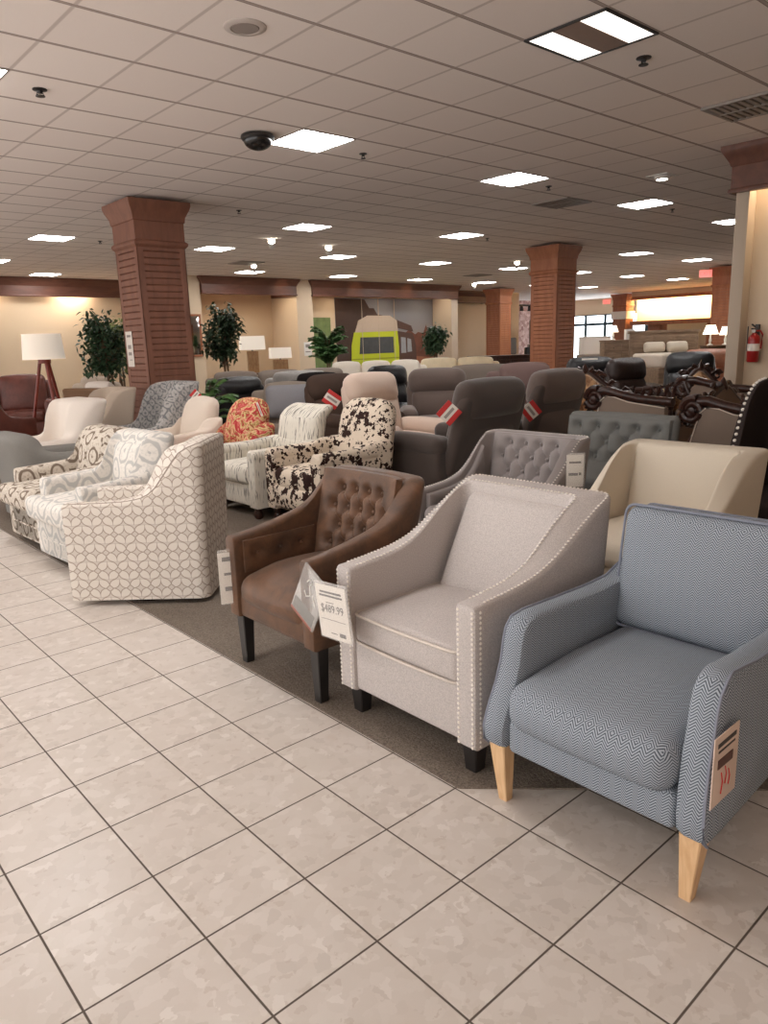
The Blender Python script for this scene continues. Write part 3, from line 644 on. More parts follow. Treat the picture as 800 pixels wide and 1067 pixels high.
for x, y in ((.275, .285), (.275, -.285), (-.20, .27), (-.20, -.27)): leg_bm(x, y, .26, .03, .021, -.03 if x < 0 else .0).build('leg', M_blackleg, BR)
# ---- blue herringbone chair
BL = thing('accent_chair', 'blue-grey herringbone armchair with loose cushions and pale oak legs, nearest the camera', 'armchair', (2.03, 1.05, 0), PI, 'armchairs along the carpet edge')
prof = [(-.43, .20), (-.1, .19), (.30, .19), (.385, .192), (.408, .215), (.412, .26), (.398, .32), (.37, .40), (.348, .47), (.338, .53), (.325, .572), (.298, .600), (.25, .612), (.1, .605), (-.1, .602), (-.22, .615), (-.32, .66), (-.38, .72), (-.43, .76), (-.47, .77), (-.475, .5)]
def flare(p):
    k = 1 if p.y > 0 else -1; p.y += k*(.018*sstep(.45, .22, p.z)*sstep(-.1, .38, p.x)-.022*sstep(.35, .55, p.z)*sstep(.6, .62, p.z+.0)); return p
for sy in (-1, 1):
    s = MB(); prism(s, prof, min(sy*.345, sy*.258), max(sy*.345, sy*.258), .024, fn=flare); s.build('arm', M_herr, BL)
    s = MB(); o_ = [Vector((x, sy*.3505, z)) for x, z in prof[3:19]]; tube(s, [flare(Vector((p.x*.985, p.y-sy*.014, p.z-.004))) for p in o_], .0045, 6); s.build('arm_piping', M_herrp, BL)
s = MB(); box(s, .28, .392, -.27, .27, .192, .30, .018); box(s, -.4, .3, -.27, .27, .195, .27, .01); s.build('seat_rail', M_herr, BL)
s = MB(); box(s, -.47, -.36, -.33, .33, .20, .75, .03, fn=lambda p: p+Vector((-.10*max(0, p.z-.3), 0, 0))); s.build('back_frame', M_herr, BL)
s = MB(); rbox(s, (.095, 0, .378), (.66, .525, .15), .055, (.022, .01, .02), 7, lambda p: p+Vector((0, 0, -.02*sstep(.1, .42, p.x)))); s.build('seat_cushion', M_herr, BL)
Mb = Matrix.Rotation(math.radians(-9), 3, 'Y')
def slump(p): return p
s = MB(); rbox(s, (-.295, 0, .652), (.17, .56, .43), .05, (.035, 0, .0), 8, None, Mb); s.build('back_cushion', M_herr, BL)
s = MB()
for dx in (-.062, .062):
    P = []
    for cy, cz, a0 in ((.245, .18, 0), (-.245, .18, PI/2), (-.245, -.18, PI), (.245, -.18, 1.5*PI)):
        for k in range(5): a = a0+PI/2*k/4; P.append(Mb @ Vector((dx, cy+.034*math.cos(a), cz+.034*math.sin(a)))+Vector((-.295, 0, .652)))
    tube(s, P+[P[0]], .005, 6, False)
s.build('cushion_piping', M_herrp, BL)
s = MB(); box(s, -.42, .36, -.28, .28, .186, .2, .003); s.build('underside', M_under, BL)
for x, y, dx in ((.362, .315, -.004), (.362, -.315, -.004), (-.40, .30, -.05), (-.40, -.30, -.05)): leg_bm(x, y, .20, .030, .016, dx, (.012 if y < 0 else -.012) if x > 0 else 0).build('leg', M_oak, BL)
# ================================================================ left row of swivel chairs
GE = thing('swivel_chair', 'cream swivel chair with brown petal lattice pattern, its side turned to the tile aisle', 'armchair', (1.836, 4.226, 0), math.atan2(.556, -.592), 'swivel chairs along the tile aisle')
hg = pw([(.42, .605), (.08, .612), (-.05, .63), (-.13, .67), (-.19, .745), (-.245, .825), (-.29, .885), (-.34, .915), (-.42, .935)])
lg = lambda x, y, z: (-.03*max(0, z-.3)*sstep(-.1, -.35, x), 0, 0)
s = MB(); tO, tI = wrap(s, .40, -.395, .60, .095, .13, .06, .06, .035, lambda x, y: hg(x), .022, lg, nz=7); s.build('body', M_petal, GE)
s = MB(); tube(s, [p+Vector((0, 0, -.003)) for p in tO], .0055, 6); s.build('edge_piping', M_brownpipe, GE)
s = MB(); box(s, -.28, .385, -.205, .205, .04, .27, .02); s.build('front_rail', M_petal, GE)
s = MB(); rbox(s, (.1, 0, .36), (.62, .405, .19), .05, (.02, 0, .03), 5); s.build('seat_cushion', M_petal, GE)
s = MB(); rbox(s, (-.19, 0, .66), (.15, .40, .42), .06, (.03, 0, .02), 5, None, Matrix.Rotation(math.radians(-8), 3, 'Y')); s.build('back_cushion', M_petal, GE)
s = MB(); lathe(s, [(.0, 0.004), (.24, .004), (.25, .015), (.24, .03), (.06, .036), (.06, .06)], seg=28); s.build('swivel_base', M_black, GE)
# ================================================================ patterned fabrics
def m_damask(name, c1, c2, px_, pz_, lo=.42, hi=.5, rings=3.2, dist=.25):
    t = NT(name); u, v, _ = t.sep(t.tc.outputs['UV']); nz = t.noise(t.tc.outputs['Object'], 9, 2, .5, 0, 1); n = t.sep(nz)
    s = t.math('ADD', t.math('DIVIDE', u, px_), t.math('DIVIDE', v, pz_)); q = t.math('SUBTRACT', t.math('DIVIDE', u, px_), t.math('DIVIDE', v, pz_))
    A = t.math('SUBTRACT', t.math('FRACT', s), .5); B = t.math('SUBTRACT', t.math('FRACT', q), .5)
    A = t.math('ADD', A, t.math('MULTIPLY', t.math('SUBTRACT', n[0], .5), dist)); B = t.math('ADD', B, t.math('MULTIPLY', t.math('SUBTRACT', n[1], .5), dist))
    d = t.math('SQRT', t.math('ADD', t.math('MULTIPLY', A, A), t.math('MULTIPLY', B, B)))
    w = t.math('FRACT', t.math('MULTIPLY', d, rings)); w = t.math('ABSOLUTE', t.math('SUBTRACT', w, .5))
    ln = t.step(w, lo-.12, hi-.12); pt = t.step(t.noise(t.tc.outputs['Object'], 55, 2), .5, .62)
    f = t.math('MAXIMUM', t.math('MULTIPLY', ln, 1), t.math('MULTIPLY', pt, .35))
    return t.done(t.mix(f, c1, c2), .9, .15)
M_scroll = m_damask('brown_scroll_damask', S(196, 186, 173), S(116, 102, 90), .24, .32)
M_paledam = m_damask('pale_blue_damask', S(212, 206, 198), S(176, 174, 170), .22, .30, .40, .5, 2.6, .4)
M_greydam = m_damask('grey_blue_damask', S(168, 164, 160), S(112, 112, 114), .10, .12, .34, .52, 1.6, 1.2)
def m_script():
    t = NT('floral_script'); ob = t.tc.outputs['Object']; n = t.noise(ob, 11, 3, .6, 1.2); f = t.math('SUBTRACT', 1, t.step(t.math('ABSOLUTE', t.math('SUBTRACT', n, .5)), .012, .035))
    g = t.step(t.noise(ob, 5, 2), .45, .58); return t.done(t.mix(t.math('MULTIPLY', f, g), S(222, 210, 198), S(132, 112, 98)), .9, .15)
M_script = m_script()
def m_stripe():
    t = NT('broken_stripe'); u, v, _ = t.sep(t.tc.outputs['UV']); n = t.noise(t.comb(t.math('MULTIPLY', u, 62), t.math('MULTIPLY', v, 7)), 1, 2, .5, .3)
    f = t.step(n, .56, .64); n2 = t.noise(t.comb(t.math('MULTIPLY', u, 90), t.math('MULTIPLY', v, 3)), 1, 1)
    c = t.mix(n2, S(226, 220, 208), S(204, 198, 186)); return t.done(t.mix(t.math('MULTIPLY', f, .8), c, S(92, 88, 84)), .9, .15)
M_stripe = m_stripe()
def m_cow():
    t = NT('cow_print'); ob = t.tc.outputs['Object']; w = t.t.nodes.new('ShaderNodeVectorMath'); w.operation = 'MULTIPLY_ADD'
    t.put(w.inputs[0], t.noise(ob, 30, 2, .5, 0, 1)); w.inputs[1].default_value = (.07, .07, .07); t.put(w.inputs[2], ob)
    big = t.step(t.noise(w.outputs[0], 7.5, 3, .6), .56, .575); sp = t.math('SUBTRACT', 1, t.step(t.vor(w.outputs[0], 19, 'Distance'), .33, .36)); gate = t.step(t.noise(ob, 4, 1), .30, .36)
    sm = t.math('SUBTRACT', 1, t.step(t.vor(w.outputs[0], 34, 'Distance'), .22, .26)); f = t.math('MAXIMUM', big, t.math('MAXIMUM', t.math('MULTIPLY', sp, gate), t.math('MULTIPLY', sm, t.step(t.noise(ob, 4, 1), .5, .52))))
    hue = t.mix(t.noise(ob, 60, 2), S(30, 18, 16), S(58, 34, 28)); return t.done(t.mix(f, t.mix(t.noise(ob, 120, 2), S(222, 208, 190), S(204, 188, 170)), hue), .8, .2)
M_cow = m_cow()
def m_flor():
    t = NT('red_floral'); ob = t.tc.outputs['Object']; dv = t.noise(ob, 11, 3, .6, 1.2); c = t.ramp(dv, [(.30, S(150, 36, 42)), (.40, S(186, 66, 66)), (.455, S(206, 136, 116)), (.49, S(216, 190, 146)), (.525, S(192, 164, 100)), (.55, S(136, 116, 74)), (.585, S(166, 48, 54)), (.68, S(190, 88, 82)), (.78, S(216, 178, 156))])
    return t.done(c, .85, .2)
M_flor = m_flor()
M_whitef = fabric('white_upholstery', S(222, 212, 202), .05, blotch=.03)
M_creamw = fabric('ivory_upholstery', S(214, 200, 186), .05, blotch=.03)
M_greyt = fabric('grey_chenille', S(122, 119, 114), .2, 260)
M_greyv = fabric('grey_tufted_fabric', S(140, 132, 130), .1, 420, .2, .25)
M_slate = fabric('slate_linen', S(114, 114, 111), .12)
M_taupe = fabric('dark_taupe_microfibre', S(76, 65, 60), .08, 300, .15, .35, .14)
M_taupe2 = fabric('mid_taupe_microfibre', S(104, 90, 84), .08, 300, .15, .3)
M_pinkc = fabric('blush_cream_microfibre', S(202, 180, 164), .05, 300, .15, .2)
M_beigw = fabric('sand_linen', S(186, 170, 154), .06); M_beigd = fabric('grey_beige_linen', S(150, 138, 126), .06)  # second cloth is the own colour of the grey-beige pillow chair
M_bleath = leather('black_leather', S(30, 29, 31), .3); M_dkleath = leather('espresso_leather', S(52, 38, 34), .4); M_rleath = leather('oxblood_leather', S(96, 50, 40), .4)
M_tan = leather('tan_leather', S(166, 108, 80), .45); M_brnf = fabric('chocolate_chenille', S(74, 58, 50), .1); M_mauve = fabric('mauve_chenille', S(120, 98, 94), .1)
M_offw = fabric('off_white_leather', S(220, 210, 196), .04, rough=.6); M_creamle = leather('cream_leather', S(214, 196, 162), .4, .06); M_gbeige = fabric('grey_beige_chenille', S(132, 120, 110), .1)
M_dgrey = fabric('charcoal_linen', S(84, 78, 76), .1)
def add_feet(t, kind, W, D, bot):
    if kind == 'ball':
        for sx in (1, -1):
            for sy in (1, -1):
                b = MB(); lathe(b, [(.0, 0), (.026, .002), (.042, .03), (.042, .05), (.028, .075), (.034, .085), (.034, bot+.02)], (sx*(D/2-.06), sy*(W/2-.07), 0), 14); b.build('foot', M_dkwood, t)
    elif kind == 'base':
        b = MB(); lathe(b, [(.0, .004), (.25, .004), (.26, .016), (.24, .03), (.06, .036), (.06, bot+.03)], seg=26); b.build('swivel_base', M_black, t)
    elif kind == 'square':
        for sx in (1, -1):
            for sy in (1, -1): leg_bm(sx*(D/2-.06), sy*(W/2-.06), bot+.01, .03, .02, -.02 if sx < 0 else 0).build('leg', M_blackleg, t)
M_dkwood = wood('dark_stained_wood', S(44, 26, 20), S(66, 40, 30), (1, 1, .2), 20, .35)
def lounge(label, c, rz, W, D, mat, hp, bot=.05, Ta=.12, Tb=.14, rc=.08, lean=.1, seat=(.30, .46), smat=None, tee=0, backc=None, feet='base', group=None, r=.03, roll=0, bands=0, seatx=None, name='lounge_chair'):
    t = thing(name, label, 'armchair', (c[0], c[1], .006), rz, group); H = pw(hp); h = D/2
    ln = lambda x, y, z: (-lean*sstep(.05, -h*.8, x)*max(0, z-.3)/.5, 0, 0)
    af = h-tee
    global LAST
    s = MB(); LAST = wrap(s, af-.012, -h+lean*.8, W, Ta, Tb, rc, min(rc, .07), bot, lambda x, y: H(x), r, ln, nz=6); s.build('frame', mat, t)
    w = W-2*Ta
    s = MB(); box(s, -h+Tb, h-.03, -w/2-.01, w/2+.01, bot+.005, seat[0]-.004, .015)
    if tee: box(s, af-.02, h-.03, -W/2+.02, W/2-.02, bot+.005, seat[0]-.004, .02)
    s.build('seat_rail', mat, t)
    if bands:
        s = MB(); z = lerp(bot, seat[0], .5); tube(s, [(h-.03, -w/2, z), (h-.026, 0, z), (h-.03, w/2, z)], .006, 6); s.build('skirt_seam', mat, t)
    s = MB(); x0 = -h+Tb+.02; rbox(s, ((x0+h)/2, 0, sum(seat)/2), (h-x0+.01, w-.004, seat[1]-seat[0]), .05, (.012, 0, .025), 5)
    sc_ = s.build('seat_cushion', smat or mat, t)
    if tee:
        s = MB(); rbox(s, (h-tee/2+.01, 0, sum(seat)/2), (tee+.05, W-.03, seat[1]-seat[0]-.004), .045, (.012, 0, .0), 5); s.build('seat_cushion_front', smat or mat, t)
    if backc:
        z0, z1, tk, bw, bm_, ang = backc; s = MB(); rbox(s, (-h+Tb+tk*.35-lean*.45, 0, (z0+z1)/2), (tk, bw or w-.01, z1-z0), min(.07, tk*.45), (.03, 0, .02), 6, None, Matrix.Rotation(math.radians(-ang), 3, 'Y')); s.build('back_cushion', bm_ or mat, t)
    if roll:
        for sy in (-1, 1):
            s = MB(); z = H(h)-roll*.55; lathe(s, [(0, 0), (roll*.7, .0), (roll, .02), (roll, D*.72), (roll*.8, D*.78), (0, D*.78)], (af+.004, sy*(W/2-Ta*.5), z), 18, Matrix.Rotation(-PI/2, 3, 'Y')); s.build('rolled_arm', mat, t)
    add_feet(t, feet, W, D, bot); return t
GL = 'swivel chairs along the tile aisle'
lounge('white and pale blue damask swivel chair with T-shaped seat cushion, behind the petal lattice chair', (1.92, 5.18), PI+.06, .72, .80, M_paledam, [(.4, .585), (-.1, .60), (-.18, .65), (-.24, .80), (-.30, .87), (-.4, .875)], .05, .12, .14, .10, .1, (.31, .475), None, .09, (.42, .80, .15, None, None, 10), 'base', GL, .045, 0, 1, name='swivel_chair')
lounge('beige swivel chair with bold brown scroll damask, third along the tile aisle', (1.96, 5.98), PI+.04, .70, .82, M_scroll, [(.4, .565), (-.12, .585), (-.2, .64), (-.26, .78), (-.32, .85), (-.4, .86)], .05, .11, .15, .12, .1, (.30, .465), None, .10, (.42, .82, .16, None, None, 12), 'base', GL, .045, 0, 1, name='swivel_chair')
lounge('grey chenille club chair at the left edge, its rounded back to the aisle', (2.12, 6.98), .05, .76, .84, M_greyt, [(.42, .59), (-.05, .60), (-.18, .64), (-.28, .76), (-.42, .80)], .05, .15, .2, .16, .1, (.29, .44), None, 0, (.42, .74, .14, None, None, 10), 'base', GL, .07, name='swivel_chair')
# ---- second row
G2 = 'second row of armchairs'
COW = lounge('armchair in dark brown and cream cow print with dark ball feet, behind the brown chair', (3.70, 4.85), PI, .76, .82, M_cow, [(.41, .60), (.1, .605), (-.08, .63), (-.2, .655), (-.41, .66)], .12, .12, .14, .08, .06, (.30, .47), None, 0, None, 'ball', G2, .05, .065, name='recliner')
s = MB(); rbox(s, (-.33, 0, .70), (.17, .62, .52), .08, (.03, .02, .03), 7, lambda p: p+Vector((-.22*max(0, p.z-.45), (p.y*-.10)*sstep(.8, .96, p.z), 0)), Matrix.Rotation(0, 3, 'Y')); s.build('back', M_cow, COW)
s = MB(); rbox(s, (.385, 0, .24), (.07, .52, .20), .03, (.03, 0, 0), 5); s.build('footrest_panel', M_cow, COW)
STR = lounge('ivory armchair with broken dark vertical stripes, left of the cow-print chair', (3.62, 5.66), PI, .74, .80, M_stripe, [(.4, .57), (.1, .575), (-.1, .60), (-.4, .62)], .10, .11, .14, .08, .06, (.29, .455), None, 0, None, 'ball', G2, .05, .06)
s = MB(); rbox(s, (-.31, 0, .68), (.15, .60, .46), .06, (.02, .0, .0), 7, lambda p: p+Vector((-.22*max(0, p.z-.45)-.10*sstep(.80, .92, p.z), 0, -.03*sstep(.3, .45, -p.x)))); s.build('back', M_stripe, STR)
RED = lounge('red and yellow floral armchair with plump loose back pillow', (3.62, 6.5), PI, .76, .84, M_flor, [(.42, .50), (.1, .52), (-.1, .56), (-.3, .70), (-.42, .72)], .08, .10, .14, .08, .08, (.28, .47), None, .06, None, 'base', G2, .05)
s = MB(); rbox(s, (-.24, 0, .70), (.20, .56, .46), .09, (.05, .0, .02), 7, lambda p: p+Vector((-.28*max(0, p.z-.5), -p.y*.25*sstep(.75, .95, p.z), 0))); s.build('back_pillow', M_flor, RED)
CRM = lounge('ivory armchair with square arms and a plump loose back cushion', (3.52, 7.32), PI, .74, .80, M_creamw, [(.4, .59), (.0, .60), (-.2, .62), (-.3, .72), (-.4, .74)], .08, .10, .13, .06, .08, (.29, .46), None, 0, None, 'square', G2, .03)
s = MB(); rbox(s, (-.25, 0, .705), (.18, .54, .44), .08, (.05, .0, .02), 7, lambda p: p+Vector((-.28*max(0, p.z-.5), -p.y*.12*sstep(.75, .95, p.z), 0))); s.build('back_cushion', M_creamw, CRM)
DAM = lounge('grey-blue damask wing chair with sweeping arms, in front of the big column', (3.64, 8.1), PI, .70, .80, M_greydam, [(.4, .60), (.15, .61), (.02, .66), (-.06, .80), (-.12, .96), (-.2, 1.06), (-.4, 1.09)], .2, .07, .10, .07, .1, (.33, .48), None, 0, (.46, .86, .14, .34, M_greydam, 10), 'square', G2, .025)
SLO = lounge('sand linen slope-arm chair just left of the big column', (3.42, 9.30), PI, .70, .80, M_beigw, [(.4, .56), (.2, .57), (.04, .62), (-.05, .74), (-.12, .90), (-.2, .98), (-.4, 1.01)], .2, .07, .10, .06, .1, (.33, .48), None, 0, None, 'square', G2, .02)
WHI = lounge('white high-back chair with floral script pillow back and seat, beyond the grey club chair', (2.72, 8.42), PI+.1, .76, .80, M_whitef, [(.4, .55), (.1, .555), (.0, .60), (-.08, .84), (-.15, .94), (-.4, .97)], .1, .14, .16, .12, .24, (.30, .47), M_script, 0, (.45, .93, .18, .46, M_script, 14), 'base', G2, .05)
# ---- right: second and third rows
GT = thing('tufted_chair', 'grey button-tufted armchair with nailhead edges, behind the oatmeal chair', 'armchair', (3.5, 2.88, .006), PI, G2)
hq = pw([(.40, .55), (.15, .565), (.0, .60), (-.08, .66), (-.16, .77), (-.22, .84), (-.4, .85)])
s = MB(); tO, tI = wrap(s, .385, -.32, .76, .06, .08, .06, .04, .2, lambda x, y: hq(x), .022, lambda x, y, z: (-.09*sstep(.05, -.3, x)*max(0, z-.3)/.5, 0, 0), nz=6); s.build('frame', M_greyv, GT)
def Pg(u, v):
    z = lerp(.45, .845, v); return Vector((-.232-.088*max(0, z-.3)/.5, lerp(-.318, .318, u), z)), Vector((.97, 0, .2)).normalized()
s = MB(); bt = tuft(s, Pg, .636, .39, diamond(.636, .39, 5, 4, .08, .06), .042, 66, 46, sig=.028); s.build('tufted_back', M_greyv, GT); put_buttons(bt, M_greyv, GT)
for sy in (-1, 1):
    def Pq(u, v, sy=sy):
        x = lerp(-.2, .34, u) if sy < 0 else lerp(.34, -.2, u); z = lerp(.42, hq(x)-.03, v); return Vector((x, sy*.317, z)), Vector((0, -sy, .05)).normalized()
    s = MB(); bt = tuft(s, Pq, .54, .2, [(.08, .11), (.2, .06), (.3, .13), (.42, .07)], .03, 40, 18, sig=.022, edge=.05, lines=False); s.build('tufted_arm', M_greyv, GT); put_buttons(bt, M_greyv, GT)
s = MB(); nails(s, [p for p in tO[1:-1]], .006, .02); s.build('nailhead_trim', M_nail, GT)
s = MB(); rbox(s, (.10, 0, .37), (.58, .62, .16), .05, (.01, 0, .03), 5); s.build('seat_cushion', M_greyv, GT); s = MB(); box(s, -.25, .37, -.28, .28, .21, .32, .02); s.build('seat_rail', M_greyv, GT)
add_feet(GT, 'square', .76, .78, .2)
CS = lounge('cream cotton armchair with sloping wing arms, behind the blue chair', (3.5, 1.85), PI, .74, .78, M_creamf, [(.39, .575), (.2, .585), (.08, .62), (-.02, .70), (-.12, .80), (-.2, .85), (-.39, .862)], .18, .075, .11, .035, .12, (.32, .47), None, 0, None, 'square', G2, .02)
s = MB(); rbox(s, (-.20, 0, .65), (.08, .575, .41), .025, (.012, 0, 0), 6, lambda p: p+Vector((-.24*(p.z-.45), 0, 0))); s.build('back_panel', M_creamf, CS)
SL = thing('tufted_chair', 'slate grey button-tufted chair seen behind the cream chair', 'armchair', (4.66, 2.98, .006), PI, 'third row of chairs')
s = MB(); box(s, -.30, .36, -.40, .40, .2, .42, .04); rbox(s, (-.31, 0, .6), (.10, .90, .54), .045, (0, 0, .006), 6, lambda p: p+Vector((-.14*(p.z-.4), 0, 0))); s.build('frame', M_slate, SL)
def Ps(u, v):
    z = lerp(.46, .85, v); return Vector((-.262-.14*(z-.4), lerp(-.43, .43, u), z)), Vector((.98, 0, .15)).normalized()
s = MB(); bt = tuft(s, Ps, .86, .39, diamond(.86, .39, 5, 3, .1, .08), .045, 70, 40, sig=.028); s.build('tufted_back', M_slate, SL); put_buttons(bt, M_slate, SL)
s = MB(); rbox(s, (.06, 0, .45), (.62, .80, .13), .05, (0, 0, .03), 5); s.build('seat_cushion', M_slate, SL); add_feet(SL, 'square', .8, .7, .2)
DG = lounge('charcoal grey armchair between the carved sofa and the studded dark wing chair', (5.52, 1.74), PI, .78, .78, M_dgrey, [(.39, .60), (.0, .62), (-.15, .80), (-.25, .90), (-.39, .91)], .12, .11, .13, .06, .1, (.31, .47), None, 0, None, 'square', 'third row of chairs', .03)
NL = lounge('tall dark wing chair edged with silver nailheads, cut off by the right edge', (4.66, 1.60), PI, .78, .82, fabric('espresso_wing_cloth', S(44, 35, 33), .1), [(.40, .62), (.2, .64), (.06, .74), (-.02, .92), (-.1, 1.06), (-.2, 1.13), (-.4, 1.15)], .15, .08, .11, .07, .08, (.32, .48), None, 0, None, 'square', 'third row of chairs', .025)
s = MB()
nails(s, [a.lerp(b, .45)+Vector((.006, 0, .006)) for a, b in list(zip(*LAST))[:17]], .012, .04, (.75, 0, .66))
nails(s, [Vector((.402, -.352, z)) for z in (.16, .4, .6)], .012, .04, (1, 0, 0)); s.build('nailhead_trim', M_nail, NL)
# ---- recliners
def recliner(label, c, rz, W, D, mat, bh=1.08, arm=.64, rec=14, group='recliners', smat=None, name='recliner', armw=.19):
    t = thing(name, label, 'recliner', (c[0], c[1], .006), rz, group); h = D/2; sm = smat or mat; w = W-2*armw
    s = MB(); box(s, -h+.12, h-.05, -W/2+.02, W/2-.02, .05, .30, .03); s.build('base', mat, t)
    for sy in (-1, 1):
        s = MB(); y = sy*(W/2-armw/2); rbox(s, (.06, y, .31), (D-.16, armw, .52), .05, (.01, .012*1, 0), 5); rbox(s, (.07, y, arm-.08), (D-.12, armw+.03, .16), .07, (.01, 0, .02), 5); s.build('arm', mat, t)
    s = MB(); rbox(s, (.12, 0, .39), (D-.24, w-.005, .2), .07, (.02, 0, .03), 5); s.build('seat_cushion', sm, t)
    s = MB(); rbox(s, (h-.02, 0, .22), (.10, w-.01, .30), .045, (.03, 0, 0), 5); s.build('footrest', sm, t)
    M = Matrix.Rotation(math.radians(-rec), 3, 'Y'); bw = W-2*armw+.14; L = bh-.38
    fn = lambda p: p
    s = MB(); rbox(s, (-h+.12+.0, 0, .38+L*.30), (.20, bw-.06, L*.62), .085, (.05, .0, .02), 6, None, M); s.build('lumbar_cushion', sm, t)
    s = MB(); rbox(s, Vector((-h+.11, 0, .38+L*.28))+M @ Vector((.012, 0, L*.50)), (.22, bw-.02, L*.46), .10, (.05, .02, .02), 6, None, M); s.build('head_cushion', sm, t)
    s = MB(); rbox(s, Vector((-h+.06, 0, .30+L*.5)), (.13, bw+.06, L*.98), .06, (.02, 0, .03), 6, lambda p: p+Vector((0, -p.y*.14*sstep(bh-.25, bh, p.z), 0)), M); s.build('back_shell', mat, t)
    return t
recliner('large dark taupe recliner turned away, red price card on its side', (4.86, 4.62), PI/2+.06, 1.08, .96, M_taupe, 1.12, .66, 16, 'recliners', None)
recliner('second dark taupe recliner turned away, right of the large one, red card on its side', (6.28, 4.95), PI/2+.06, 1.08, .96, M_taupe, 1.13, .66, 16, 'recliners', M_taupe2)
recliner('blush cream recliner with padded headrest, behind the cow-print chair', (5.36, 5.86), -PI/2-.05, .92, .9, M_pinkc, 1.12, .62, 14, 'recliners')
recliner('chocolate brown recliner back, left behind the blush cream recliner', (5.76, 7.08), -PI/2, .95, .9, M_brnf, 1.07, .62, 12, 'recliners')
recliner('grey-brown recliner with pillow headrest, right of the blush cream recliner', (6.95, 6.75), -2.3, 1.0, .9, M_taupe2, 1.08, .62, 12, 'recliners')
